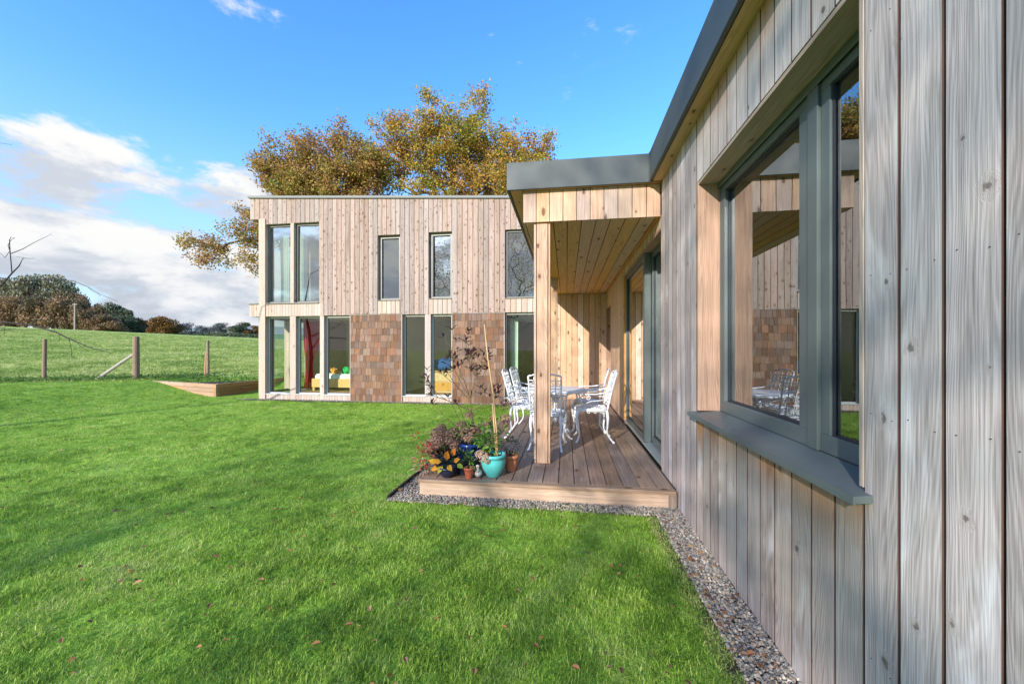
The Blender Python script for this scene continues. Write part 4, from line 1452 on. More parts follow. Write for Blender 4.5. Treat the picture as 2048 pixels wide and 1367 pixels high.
# red leaved plant
t = thing('red_leaved_plant', 'plant with red and pink leaves spilling over the left edge of the deck', 'plant', (-1.345, 3.62, DZ))
leafy(t, M['red_leaf'], 95, (-.02, 0, .17), (.10, .09, .12), .055, .024, 31, 'foliage')
leafy(t, M['hydrangea_pale'], 70, (.0, -.02, .07), (.13, .09, .07), .06, .014, 32, 'foliage')
leafy(t, M['red_leaf'], 16, (-.10, .05, .33), (.10, .06, .07), .045, .018, 33, 'foliage')
st = MB()
for i in range(9):
    a = random.uniform(0, 6.28)
    st.tube([(0, 0, 0), (.05 * math.cos(a), .04 * math.sin(a), .12), (.12 * math.cos(a) - .03, .09 * math.sin(a), .24)], [.003, .002, .0015], 4)
st.build('stem', M['stem'], t, local=True)
# yellow-orange leaved plant in a dark bowl
t = thing('orange_leaved_plant', 'low plant with big orange and yellow leaves in a dark blue bowl', 'potted plant', (-1.13, 3.575, DZ))
pot_parts(t, .088, .055, .10, M['dark_pot'], .008, .015, .02)
for i, (x, y, z, dx, dy, dz, L, tt) in enumerate(((-.03, -.06, .12, -.3, -.5, -.55, .10, .15), (.02, -.06, .13, .5, -.5, -.35, .10, .55), (-.05, -.04, .15, -.9, -.3, .1, .10, .6),
                                                  (0, -.02, .16, .1, -.3, .9, .12, .9), (.07, -.03, .15, .8, -.3, .5, .09, .85), (.10, -.03, .13, .9, -.4, -.3, .09, 0.0),
                                                  (-.10, -.01, .13, -.9, -.2, .3, .10, .4), (-.08, -.03, .10, -.8, -.4, -.4, .09, .7), (.04, .02, .19, .3, -.1, .9, .10, .95))):
    b = MB()
    b.leaf((x, y, z), (dx, dy, dz), (0, -1, .5), L * .85, L * .5, tt, .16)
    b.build('leaf', M['yellow_leaf'], t, local=True)
leafy(t, M['deep_leaf'], 34, (0, 0, .12), (.11, .07, .04), .05, .03, 41, 'foliage')
# small terracotta pot
t = thing('small_terracotta_pot', 'small plastic terracotta-coloured pot with a seedling, on the deck front', 'potted plant', (-.915, 3.555, DZ))
pot_parts(t, .046, .033, .105, M['plastic_terracotta'], .005, 0, .022)
leafy(t, M['deep_leaf'], 26, (0, 0, .15), (.06, .05, .05), .055, .03, 51, 'foliage')
leafy(t, M['fresh_leaf'], 12, (.0, -.01, .18), (.06, .05, .03), .05, .03, 52, 'foliage')
# larger terracotta pot at the right
t = thing('terracotta_pot', 'terracotta clay pot with a dark wispy plant, right of the turquoise pot', 'potted plant', (-.555, 3.84, DZ))
pot_parts(t, .078, .052, .165, M['terracotta'], .008, 0, .035)
leafy(t, M['deep_leaf'], 120, (0, 0, .25), (.10, .09, .11), .05, .016, 61, 'foliage')
# ceramic duck ornament
t = thing('garden_ornament', 'small mottled white pottery bird between the little pot and the turquoise pot', 'ornament', (-.835, 3.60, DZ))
blob(.036, .045, .036, 4, .03).build('body', M['ceramic'], t, Mw=PW[t] @ Matrix.Translation((0, 0, .037)), smooth=True)
MB().tube([(0, -.02, .055), (0, -.026, .085), (0, -.028, .105), (0, -.032, .118), (0, -.036, .126)], [.022, .015, .016, .017, .006], 10).build('head', M['ceramic'], t, local=True, smooth=True)
MB().tube([(0, -.045, .112), (0, -.062, .108)], [.006, .002], 6).build('beak', M['beak'], t, local=True)
# hidden dark pots behind
t = thing('dark_nursery_pot', 'black nursery pot behind the small terracotta pot', 'potted plant', (-1.00, 3.68, DZ))
pot_parts(t, .075, .06, .14, M['dark_pot'], .004, 0, .02)
leafy(t, M['deep_leaf'], 60, (0, -.02, .18), (.12, .07, .07), .05, .03, 71, 'foliage')
leafy(t, M['fresh_leaf'], 14, (.05, -.03, .20), (.07, .05, .03), .05, .03, 72, 'foliage')

# dark twiggy shrub rising behind the pots
shr = thing('purple_shrub', 'tall thin shrub with purple-black leaves rising behind the flower pots', 'shrub', (-.97, 4.10, DZ))
st, lf = MB(), MB()
r_ = random.Random(12)
trunk = [V((0, 0, 0)), V((-.005, 0, .2)), V((-.03, 0, .38)), V((-.06, 0, .55)), V((-.075, 0, .66))]
st.tube(trunk, [.012, .011, .010, .009, .008], 7)


def shoot(p, d, L, r0, depth, leaves):
    pts = [V(p)]
    dd = V(d).normalized()
    n = 5
    for i in range(n):
        dd = (dd + V((r_.uniform(-.18, .18), r_.uniform(-.18, .18), r_.uniform(-.05, .16)))).normalized()
        pts.append(pts[-1] + dd * L / n)
    st.tube(pts, [r0 * (1 - .55 * i / n) for i in range(n + 1)], 5)
    if depth > 0:
        for i in range(2, n):
            if r_.random() < .75:
                s = V((r_.uniform(-1, 1), r_.uniform(-.8, .8), r_.uniform(-.1, .8)))
                shoot(pts[i], dd * .5 + s * .8, L * r_.uniform(.4, .6), r0 * .6, depth - 1, leaves)
    e = pts[-1]
    for k_ in range(leaves if depth < 2 else leaves + 3):
        a = r_.uniform(0, 6.28)
        q = V((math.cos(a), math.sin(a), r_.uniform(-.2, .8)))
        s = r_.uniform(.6, 1)
        lf.leaf(e - dd * r_.uniform(0, .05), q + dd * .5, (0, 0, 1), 0.085 * s, .024 * s, r_.random())


for (dx, dy, dz, L) in ((-.5, .1, 1, .42), (.05, 0, 1, .55), (.55, 0, .8, .42), (-.9, 0, .8, .42), (-1.0, -.2, .35, .50), (.3, .2, 1, .50), (1.0, .1, .35, .34), (-.25, -.1, 1, .58)):
    shoot(trunk[-1] if dz > .5 else trunk[-2], (dx, dy, dz), L, .006, 2, 4)
for (dx, dz, L) in ((-.9, .9, .62), (-1.0, .55, .66), (-.75, 1.2, .5)):
    shoot(trunk[1], (dx, 0, dz), L, .005, 0, 7)
st.build('stem', M['stem'], shr, local=True)
o = lf.build('foliage', M['dark_leaf'], shr, local=True)
o['kind'] = 'stuff'


# ------------------------------------------------------------------ scatter: grass, gravel
def scatter(name, mat_unused, pts, rots, scl, sources, kind='stuff', label=None, cat=None):
    me = bpy.data.meshes.new(name)
    me.vertices.add(len(pts))
    me.vertices.foreach_set('co', np.asarray(pts, dtype=np.float32).ravel())
    a = me.attributes.new('rot', 'FLOAT_VECTOR', 'POINT')
    a.data.foreach_set('vector', np.asarray(rots, dtype=np.float32).ravel())
    a = me.attributes.new('scl', 'FLOAT_VECTOR', 'POINT')
    a.data.foreach_set('vector', np.asarray(scl, dtype=np.float32).ravel())
    o = bpy.data.objects.new(name, me)
    reg(o, None, Matrix.Identity(4))
    col = bpy.data.collections.new(name + '_pieces')
    for i, s in enumerate(sources):
        so = bpy.data.objects.new(name + '_piece', s)
        col.objects.link(so)
    ng = bpy.data.node_groups.new(name, 'GeometryNodeTree')
    ng.interface.new_socket('Geometry', in_out='INPUT', socket_type='NodeSocketGeometry')
    ng.interface.new_socket('Geometry', in_out='OUTPUT', socket_type='NodeSocketGeometry')
    N, L = ng.nodes, ng.links
    gi, go = N.new('NodeGroupInput'), N.new('NodeGroupOutput')
    ci = N.new('GeometryNodeCollectionInfo')
    ci.inputs['Collection'].default_value = col
    ci.inputs['Separate Children'].default_value = True
    ci.inputs['Reset Children'].default_value = True
    ip = N.new('GeometryNodeInstanceOnPoints')
    ip.inputs['Pick Instance'].default_value = True
    ar = N.new('GeometryNodeInputNamedAttribute')
    ar.data_type = 'FLOAT_VECTOR'
    ar.inputs['Name'].default_value = 'rot'
    asn = N.new('GeometryNodeInputNamedAttribute')
    asn.data_type = 'FLOAT_VECTOR'
    asn.inputs['Name'].default_value = 'scl'
    L.new(gi.outputs[0], ip.inputs['Points'])
    L.new(ci.outputs[0], ip.inputs['Instance'])
    e2r = N.new('FunctionNodeEulerToRotation')
    L.new(ar.outputs['Attribute'], e2r.inputs[0])
    L.new(e2r.outputs[0], ip.inputs['Rotation'])
    L.new(asn.outputs['Attribute'], ip.inputs['Scale'])
    L.new(ip.outputs[0], go.inputs[0])
    md = o.modifiers.new('scatter', 'NODES')
    md.node_group = ng
    tag(o, label, cat, kind=kind)
    return o


def clump_mesh(seed, n=34, rad=.055, hmin=.012, hmax=.036, w_=.0024, lean=1.1):
    r = random.Random(seed)
    b = MB()
    for i in range(n):
        a, rr = r.uniform(0, 2 * PI), rad * math.sqrt(r.random())
        p = V((rr * math.cos(a), rr * math.sin(a), -.004))
        h = r.uniform(hmin, hmax)
        th = r.uniform(0, 2 * PI)
        d = V((math.cos(th), math.sin(th), 0)) * h * r.uniform(.1, lean)
        s = V((-math.sin(th + r.uniform(-.8, .8)), math.cos(th), 0)).normalized() * w_ * r.uniform(.7, 1.3)
        m = p + d * .35 + V((0, 0, h * .6))
        e = p + d * 1.2 + V((0, 0, h * r.uniform(.75, 1)))
        tt = r.random()
        b.add([tuple(p - s * .5), tuple(p + s * .5), tuple(m + s * .45), tuple(m - s * .45), tuple(e)], [(0, 1, 2, 3), (3, 2, 4)], tt)
    return b.mesh('grass_clump', M['grass_blade'])


def in_lawn(x, y):
    ok = np.ones(len(x), bool)
    ok &= ~((x > .705) & (y > -2))
    ok &= ~((x > -1.62) & (y > 3.37) & (y < 6.4) & (x < 1))
    ok &= ~((x > -.75) & (y > 6))
    ok &= ~((x > -8.75) & (y > 9.42))
    s = y - (0.45 * x + 17.58)
    ok &= s < .35
    ok &= ~((x > -13.2) & (x < -10.0) & (y > 9.9 - (x + 10.1) * .28))
    ok &= ~((x > -10.1) & (x < -8.6) & (y > 9.9))
    return ok


def sample_bands():
    P, S = [], []
    for (d0, d1, sp, sc_) in ((0.9, 2.6, .032, 1.0), (2.6, 4.2, .045, 1.05), (4.2, 7.0, .075, 1.3), (7.0, 11.0, .115, 1.7), (11.0, 17.5, .17, 2.2)):
        area = (d1 ** 2 - d0 ** 2) * 1.65 * .5 * 2
        n = int(area / sp ** 2)
        D = np.sqrt(rng.uniform(d0 ** 2, d1 ** 2, n))
        tt = rng.uniform(-1.62, .75, n)
        x = D * (-CS + CC * tt)
        y = D * (CC + CS * tt)
        P.append(np.stack([x, y], 1))
        S.append(np.full(n, sc_))
    return np.concatenate(P), np.concatenate(S)


P, S = sample_bands()
ok = in_lawn(P[:, 0], P[:, 1])
P, S = P[ok], S[ok]
# thin, worn and lush patches
pn = np.sin(P[:, 0] * 2.3 + 1.1 * np.sin(P[:, 1] * 1.7)) * np.sin(P[:, 1] * 2.9 + .8 * np.sin(P[:, 0] * 3.1))
keep = rng.random(len(P)) < .86 + .14 * pn
P, S, pn = P[keep], S[keep], pn[keep]
n = len(P)
pts = np.stack([P[:, 0], P[:, 1], H(P[:, 0], P[:, 1])], 1)
rot = np.stack([rng.normal(0, .12, n), rng.normal(0, .12, n), rng.uniform(0, 6.28, n)], 1)
sc_ = np.stack([S, S, (.85 + .25 * (S - 1)) * rng.uniform(.65, 1.25, n) * (1 + .22 * pn)], 1)
scatter('lawn_grass', None, pts, rot, sc_, [clump_mesh(s) for s in range(5)] + [clump_mesh(9, 22, .06, .02, .055, .0028, 1.3)])

# rough grass along the lawn edge, the gravel edge and in the pasture
Q, SS = [], []
for i in range(900):
    y = random.uniform(-.5, 3.3)
    Q.append((.70 + random.gauss(0, .016), y)); SS.append(1.0)
for i in range(500):
    Q.append((random.uniform(-1.62, .7), 3.335 + random.gauss(0, .012))); SS.append(.8)
for i in range(2600):
    x = random.uniform(-26, -9.5)
    s = random.gauss(.35, .45)
    Q.append((x, .45 * x + 17.58 + s)); SS.append(random.uniform(2.0, 4.2))
for i in range(26000):
    D = 13.2 + 62 * random.random() ** 1.5
    tt = random.uniform(-1.55, -.55)
    x, y = D * (-CS + CC * tt), D * (CC + CS * tt)
    if y > .45 * x + 17.9:
        Q.append((x, y)); SS.append(1.9 + D * .085)
Q = np.array(Q)
SS = np.array(SS)
ok = ~((Q[:, 0] > -13.6) & (Q[:, 0] < -9.9) & (Q[:, 1] > 9.7) & (Q[:, 1] < 13.2)) & ~((Q[:, 0] > -9.0) & (Q[:, 1] > 9))
Q, SS = Q[ok], SS[ok]
n = len(Q)
m_ = []


def tuft_mat():
    m, t, out = newmat('pasture_blade')
    oi = t.n('ShaderNodeObjectInfo')
    geo = t.n('ShaderNodeNewGeometry')
    f = t.math('ADD', t.math('MULTIPLY', t.noise(geo.outputs['Position'], .35, 4.0, .6), 1.1), t.math('MULTIPLY', t.math('SUBTRACT', oi.outputs['Random'], .5), .45))
    c = t.ramp(f, [(.3, (.14, .24, .05)), (.5, (.32, .42, .10)), (.68, (.50, .56, .19)), (.9, (.64, .60, .32))])
    principled(t, out, c, .55, 0, spec=.3, trans=.42)
    return m


tm = tuft_mat()
src = []
for s in range(4):
    g = clump_mesh(40 + s, 22, .05, .012, .034, .0042, .9)
    g.materials.clear()
    g.materials.append(tm)
    src.append(g)
scatter('rough_grass', None, np.stack([Q[:, 0], Q[:, 1], H(Q[:, 0], Q[:, 1])], 1),
        np.stack([rng.normal(0, .15, n), rng.normal(0, .15, n), rng.uniform(0, 6.28, n)], 1), np.stack([SS, SS, SS * rng.uniform(.5, 1.1, n)], 1), src)


def stone_mesh(seed):
    r = random.Random(seed)
    k = [r.uniform(.75, 1.25) for _ in range(14)]
    b = blob(.0085 * r.uniform(.8, 1.3), .0085 * r.uniform(.7, 1.0), .006 * r.uniform(.7, 1.1), seed, .28, 7, 4)
    return b.mesh('gravel_stone', M['gravel'])


Q = []
for i in range(8200):
    Q.append((random.uniform(.735, .965), random.uniform(.6, 3.48), random.random()))
for i in range(4200):
    x = random.uniform(-1.61, .95)
    Q.append((x, random.uniform(3.30, 3.50), random.random()))
for i in range(3000):
    Q.append((random.uniform(-1.61, -1.37), random.uniform(3.3, 5.2), random.random()))
for i in range(2500):
    Q.append((random.uniform(-8.8, -1.5), random.uniform(9.40, 9.55), random.random()))
Q = np.array(Q)
n = len(Q)
s_ = rng.uniform(.6, 1.3, n)
scatter('gravel', None, np.stack([Q[:, 0], Q[:, 1], .010 + Q[:, 2] * .012], 1), rng.uniform(0, 6.28, (n, 3)), np.stack([s_, s_, s_], 1), [stone_mesh(s) for s in range(8)])

# fallen leaves over the lawn and the gravel
b = MB()
for i in range(760):
    if i < 600:
        D = math.sqrt(random.uniform(1.3 ** 2, 9.0 ** 2)) if i % 3 else random.uniform(1.4, 4)
        tt = random.uniform(-1.4, .62)
        x, y = D * (-CS + CC * tt), D * (CC + CS * tt)
        if not in_lawn(np.array([x]), np.array([y]))[0]:
            continue
        z = .028 + random.uniform(-.010, .012)
    elif i < 690:
        x, y, z = random.choice((random.uniform(.74, .80), random.uniform(.74, .95))), random.uniform(1.2, 3.4), .028
    else:
        x, y, z = random.uniform(-1.66, -1.40), random.uniform(3.35, 4.6), .03
    a = random.uniform(0, 6.28)
    s = random.uniform(.014, .034) if random.random() < .8 else random.uniform(.03, .048)
    b.leaf((x, y, z), (math.cos(a), math.sin(a), random.uniform(-.15, .45)), (random.uniform(-.5, .5), random.uniform(-.5, .5), 1), s, s * .62, random.random(), .2)
tag(b.build('fallen_leaves', M['fallen']), kind='stuff')

# ------------------------------------------------------------------ fence posts and raised bed
for (x, y, h, r0, lean, lab, extra) in ((-16.8, 10.25, 1.36, .055, .03, 'slim weathered fence post standing alone at the left end of the fence line', 0),
                                        (-14.4, 11.1, 1.46, .095, 0, 'thick round strainer post propped by a slanting pale brace', 1),
                                        (-12.9, 12.3, 1.30, .05, 0, 'thin fence post behind the raised bed, doubled by a split stake', 2)):
    z = float(H(x, y))
    t = thing('fence_post', lab, 'fence post', (x, y, z), 0, 'posts along the field edge')
    MB().tube([(0, 0, -.1), (lean * .5, 0, h * .5), (lean, 0, h - .01), (lean, 0, h)], [r0, r0 * .96, r0 * .9, r0 * .8], 12).build('post', M['oldpost'], t, local=True)
    if extra == 1:
        MB().tube([(-1.15, -.35, .0), (-.06, -.03, .86)], [.05, .05], 8).build('brace', M['pale_brace'], t, local=True)
        MB().tube([(-.12, .05, -.1), (-.08, .03, .80)], [.04, .035], 7).build('stake', M['oldpost'], t, local=True)
    if extra == 2:
        MB().tube([(-.11, 0, -.05), (-.07, 0, .85)], [.045, .03], 7).build('stake', M['sleeper'], t, local=True)

bedt = thing('raised_bed', 'raised bed edged with orange-brown timber sleepers beside the house corner', 'planter', (-10.1, 9.88, 0))
A, B_, C_ = V((-13.3, 10.72, 0)), V((-10.1, 9.88, 0)), V((-10.0, 12.9, 0))


def sleeper(p, q, z0, z1, th, back=0.0):
    d = (q - p)
    L = d.length
    d.normalize()
    nrm = V((d.y, -d.x, 0))
    # local z runs along the sleeper
    w_ = z1 - z0
    Mb = basis((p.x, p.y, z1), tuple(nrm), tuple(d))
    me = board_mesh('sleeper', w_, L, th, M['sleeper'], .006)
    a = d.cross(nrm)
    if a.z > 0:
        Mb = basis((p.x, p.y, z0), tuple(nrm), tuple(d))
    reg(bpy.data.objects.new('sleeper', me), bedt, Mb)


for (z0, z1) in ((-.08, .125), (.13, .245), (.25, .365)):
    mid = A.lerp(B_, .52)
    sleeper(A, mid - (B_ - A).normalized() * .004, z0, z1, .09)
    sleeper(mid, B_, z0, z1, .09)
    sleeper(B_ + V((.004, 0.002, 0)), C_, z0, z1, .09)
MB().cbox((-10.19, 9.955, -.05), (-10.12, 10.03, .372), .006).build('corner_post', M['sleeper'], bedt)
b = MB()
b.add([(-13.3, 10.80, .30), (-10.14, 9.97, .30), (-10.05, 12.9, .30), (-13.3, 13.2, .34)], [(0, 1, 2, 3)])
b.build('bed_soil', M['soil'], bedt)
# weeds on the bed and along the fence
b = MB()
r_ = random.Random(3)
for i in range(5200):
    if i < 2600:
        x, y = r_.uniform(-13.3, -10.1), r_.uniform(10.2, 13.0)
        if y < 10.0 - (x + 10.1) * .27:
            continue
        if r_.random() > .35 + .4 * (y - 10) / 3:
            continue
        z = .31
    else:
        x = r_.uniform(-20, -12.6)
        y = .45 * x + 17.58 + r_.gauss(.1, .35)
        z = float(H(x, y))
    a = r_.uniform(0, 6.28)
    hgt = r_.uniform(.0, .13)
    s = r_.uniform(.05, .11)
    b.leaf((x, y, z + hgt), (math.cos(a), math.sin(a), r_.uniform(.0, 1.0)), (0, 0, 1), s, s * .4, r_.random())
tag(b.build('weeds', M['weed']), kind='stuff')


# ------------------------------------------------------------------ trees
def grow_tree(name, label, cat, base, fork, blobs, n_nodes, leafmat_, leaves_per=60, leaf=.11, spread=.32, r0=.0075, seed=1, density_pow=1.0,
              group=None, thin=0.0, trunk_r=.38):
    rg = np.random.default_rng(seed)
    base, fork = np.array(base, float), np.array(fork, float)
    vol = np.array([b_[3] * b_[4] * b_[5] for b_ in blobs])
    cnt = np.maximum(3, (n_nodes * vol / vol.sum()).astype(int))
    nodes = []
    for b_, c_ in zip(blobs, cnt):
        d = rg.normal(size=(c_, 3))
        d /= np.linalg.norm(d, axis=1)[:, None]
        rr = rg.random(c_) ** .45 * (1 + .16 * rg.normal(size=c_))
        nodes.append(np.array(b_[:3]) + d * rr[:, None] * np.array(b_[3:6]))
    nodes = np.concatenate(nodes)
    order = np.argsort(np.linalg.norm(nodes - fork, axis=1))
    nodes = nodes[order]
    pos = [base, (base + fork) / 2 + rg.normal(0, .06, 3), fork]
    par = [-1, 0, 1]
    plen = [0, 0, 0]
    for p in nodes:
        A_ = np.array(pos[2:])
        dd = np.linalg.norm(A_ - p, axis=1)
        # prefer going outward and upward
        cost = dd + .32 * np.array(plen[2:])
        j = int(np.argmin(cost)) + 2
        # midpoint with a crook in it
        L = np.linalg.norm(pos[j] - p)
        mid = (pos[j] + p) / 2 + rg.normal(0, .09 * L, 3)
        pos.append(mid); par.append(j); plen.append(plen[j] + L / 2)
        pos.append(p); par.append(len(pos) - 2); plen.append(plen[j] + L)
    N = len(pos)
    load = np.zeros(N)
    kids = [[] for _ in range(N)]
    for i in range(N):
        if par[i] >= 0:
            kids[par[i]].append(i)
    for i in range(N - 1, -1, -1):
        load[i] = 1 if not kids[i] else sum(load[k] for k in kids[i])
    rad = r0 * load ** .56
    rad[0:3] = [trunk_r * 1.15, trunk_r, trunk_r * .85]
    rad = np.minimum(rad, trunk_r * .85)
    rad[0:3] = [trunk_r * 1.15, trunk_r, trunk_r * .85]
    t = thing(name, label, cat, tuple(base), 0, group)
    b = MB()
    bl = V(tuple(base))
    for i in range(1, N):
        j = par[i]
        ra, rb = float(min(rad[j], rad[i] * 1.35)), float(rad[i])
        b.tube([tuple(pos[j] - base), tuple(pos[i] - base)], [ra, rb], 7 if rb > .08 else (5 if rb > .03 else 3), cap=False)
    b.build('trunk', M['bark'], t, local=True, smooth=True)
    ends = np.array([pos[i] for i in range(3, N) if load[i] <= 3 and rg.random() > thin])
    k = leaves_per
    c = np.repeat(ends, k, axis=0)
    c = c + rg.normal(0, spread, c.shape) * np.array([1, 1, .8])
    n = len(c)
    c -= base
    d = rg.normal(size=(n, 3)); d /= np.linalg.norm(d, axis=1)[:, None]
    e = rg.normal(size=(n, 3)); e -= (e * d).sum(1)[:, None] * d; e /= np.linalg.norm(e, axis=1)[:, None]
    s = leaf * rg.uniform(.55, 1.15, n)[:, None]
    v = np.stack([c - d * s * .5, c + e * s * .32, c + d * s * .5, c - e * s * .32], 1).reshape(-1, 3)
    f = np.arange(n * 4).reshape(-1, 4)
    ce = np.repeat(np.arange(len(ends)), k)
    clump_t = rg.normal(.48, .2, len(ends))
    big = np.sin(c[:, 0] * .9 + seed) * np.sin(c[:, 2] * 1.1 + 2 * seed) * .14
    tint = np.clip(clump_t[ce] + rg.normal(0, .16, n) + big, 0, 1)
    me = npmesh('crown', v, f, tint, leafmat_)
    o = bpy.data.objects.new('crown', me)
    reg(o, t, PW[t])
    o['kind'] = 'stuff'
    return t


def site(u, v, D):
    """surveyed spot: u and v give its bearing and height, D how far beyond the garden it stands"""
    tt = (u - 1024) / 770
    return (D * (-CS + CC * tt), D * (CC + CS * tt), 1.385 + (698 - v) / 770 * D)


def bl(u, v, D, ru, rv, depth):
    k_ = D / 770
    return (*site(u, v, D), ru * k_, depth, rv * k_)


D = 22
bA = [bl(870, 300, D, 95, 70, 2.6), bl(862, 205, D, 26, 28, .8), bl(958, 212, D, 32, 40, .9), bl(800, 290, D, 42, 55, 1.8), bl(965, 305, D + 1, 85, 62, 2.6),
      bl(1060, 300, D, 48, 45, 1.6), bl(1085, 345, D, 28, 38, 1.2), bl(900, 385, D, 120, 30, 2.4), bl(985, 380, D, 90, 35, 2.2), bl(870, 250, D, 45, 40, 1.2),
      bl(780, 240, D, 20, 24, .8), bl(940, 255, D, 34, 34, 1.1), bl(930, 440, D, 110, 40, 2.4), bl(768, 330, D, 44, 50, 1.6), bl(745, 375, D, 55, 22, 1.6), bl(1095, 300, D, 22, 22, .8), bl(1000, 345, D, 90, 35, 2.0)]
fk = site(885, 440, D)
grow_tree('oak_tree', 'tallest autumn oak, its golden crown over the roof next to the grey fascia', 'tree', (fk[0], fk[1], .3), fk, bA, 1250, M['oak_leaf'], 46, .138, .20, .012, 3, thin=.16)
D = 21.5
bB = [bl(560, 345, D, 44, 42, 1.6), bl(615, 312, D, 55, 40, 1.8), bl(690, 280, D, 46, 26, 1.4), bl(705, 335, D, 75, 48, 2.0), bl(590, 380, D, 75, 28, 1.8),
      bl(745, 345, D, 36, 50, 1.4), bl(650, 400, D, 120, 28, 2.0), bl(488, 470, D, 40, 44, 1.2), bl(425, 500, D, 52, 30, 1.2), bl(500, 528, D, 26, 24, .9),
      bl(372, 487, D, 24, 12, .6), bl(480, 425, D, 20, 14, .7), bl(640, 365, D, 110, 30, 2.0), bl(545, 330, D, 34, 30, 1.2), bl(560, 455, D, 60, 45, 1.5), bl(700, 445, D, 90, 40, 1.8)]
fk = site(655, 470, D)
grow_tree('oak_tree', 'wide rusty oak behind the left half of the roof, one limb left of the house', 'tree', (fk[0], fk[1], .4), fk, bB, 1250, M['oak_leaf_rusty'], 42, .134, .20, .011, 5, thin=.14)

# trees behind the photographer, seen in the windows and in the shade they throw
bC = [(-9.5, -15.5, 8.5, 4.4, 3.8, 3.4), (-5.0, -14.5, 8.0, 4.0, 3.6, 3.4), (-1.0, -15.0, 7.6, 3.6, 3.2, 3.0), (-7.0, -15, 12.0, 3.8, 3.2, 2.2), (-11.5, -14.5, 5.2, 2.4, 2.4, 2.0),
      (-3.5, -14.5, 4.6, 3.0, 2.6, 1.8)]
grow_tree('garden_oak', 'spreading oak in the garden reflected in the house windows', 'tree', (-6, -15, 0), (-6, -15, 3.6), bC, 520, M['oak_leaf'], 9, .15, .46, .009, 9, trunk_r=.26)
bD = [(3.5, -17, 7.0, 3.4, 3.0, 3.6), (6.5, -16, 6.0, 3.0, 3.0, 3.0), (3.0, -16.5, 3.6, 2.6, 2.6, 1.8)]
grow_tree('garden_tree', 'smaller green tree beside the spreading garden oak, seen only in reflections', 'tree', (4.5, -17, 0), (4.5, -17, 2.6), bD, 200, M['green_leaf'], 14, .16, .42, .009, 11, trunk_r=.22)

# bare tree at the left whose twigs reach into view
bt = thing('bare_tree', 'bare dark twigs of a leafless tree reaching in over the fence', 'tree', (-10.6, 4.6, 0))
D0 = 6.2


def tw(u, v, dd=0.0):
    q = site(u, v, D0 + dd)
    return (q[0] + 10.6, q[1] - 4.6, q[2])


b = MB()
b.tube([(0, 0, 0), (.05, 0, 1.0), (0, .05, 2.0), (-.2, .1, 3.2)], [.09, .075, .06, .035], 9)
P1 = [(.03, 0, 1.35), tw(-60, 660, .2), tw(0, 645), tw(60, 652), tw(120, 672, -.1), tw(160, 694, -.15), tw(205, 704, -.2), tw(230, 707, -.2)]
P1 = [(.03, 0, 1.35), tw(-60, 640, .2), tw(0, 643), tw(60, 650), tw(110, 663, -.1), tw(138, 677, -.15), tw(180, 695, -.2), tw(225, 706, -.2)]
b.tube(P1, [.035, .018, .013, .0115, .0105, .009, .0065, .003], 6)
P2 = [(.0, .05, 1.9), tw(-70, 600, .1), tw(-20, 580), tw(8, 563), tw(26, 547), tw(45, 530), tw(52, 515), tw(68, 500)]
P2 = [(.0, .05, 1.9), tw(-70, 610, .1), tw(-20, 585), tw(5, 568), tw(24, 546), tw(38, 532), tw(46, 516, .05)]
b.tube(P2, [.03, .018, .013, .012, .010, .008, .003], 6)
for pts, r_0 in (([(24, 546), (20, 500), (19, 480), (22, 474), (30, 477)], .005), ([(22, 507), (45, 498), (70, 484), (103, 468)], .0045), ([(20, 502), (16, 490), (22, 480), (30, 475)], .004),
                 ([(19, 503), (10, 515), (0, 506), (-20, 495)], .003), ([(38, 532), (44, 520), (48, 515), (33, 513)], .003), ([(47, 516), (60, 517), (70, 516)], .0025),
                 ([(-30, 545), (25, 563), (60, 560), (110, 559), (145, 561), (175, 573), (200, 588), (235, 602)], .005), ([(175, 573), (185, 582), (198, 588), (200, 592)], .002),
                 ([(140, 562), (150, 560), (152, 570)], .002), ([(-20, 664), (20, 658), (60, 660), (100, 655)], .004), ([(60, 651), (80, 655), (108, 655)], .003),
                 ([(138, 677), (143, 700), (144, 720)], .003), ([(142, 678), (160, 680), (184, 674)], .0025), ([(100, 662), (108, 665), (110, 655)], .002),
                 ([(118, 668), (120, 680), (112, 687)], .0018), ([(155, 686), (165, 695), (178, 703)], .0025), ([(0, 655), (18, 660), (30, 662)], .003),
                 ([(-30, 285), (0, 286), (24, 290)], .003), ([(2, 660), (10, 650), (8, 672)], .002), ([(-10, 700), (0, 672), (14, 664)], .003)):
    zz = [tw(u, v, .03 * i) for i, (u, v) in enumerate(pts)]
    b.tube(zz, [max(.0022, 1.5 * r_0 * (1 - .7 * i / (len(zz) - 1))) for i in range(len(zz))], 5)
b.tube([(-.2, .1, 3.2), tw(-120, 330, .2), tw(-60, 292, .1), tw(-30, 285)], [.03, .012, .006, .003], 6)
b.build('trunk', M['twig'], bt, local=True)


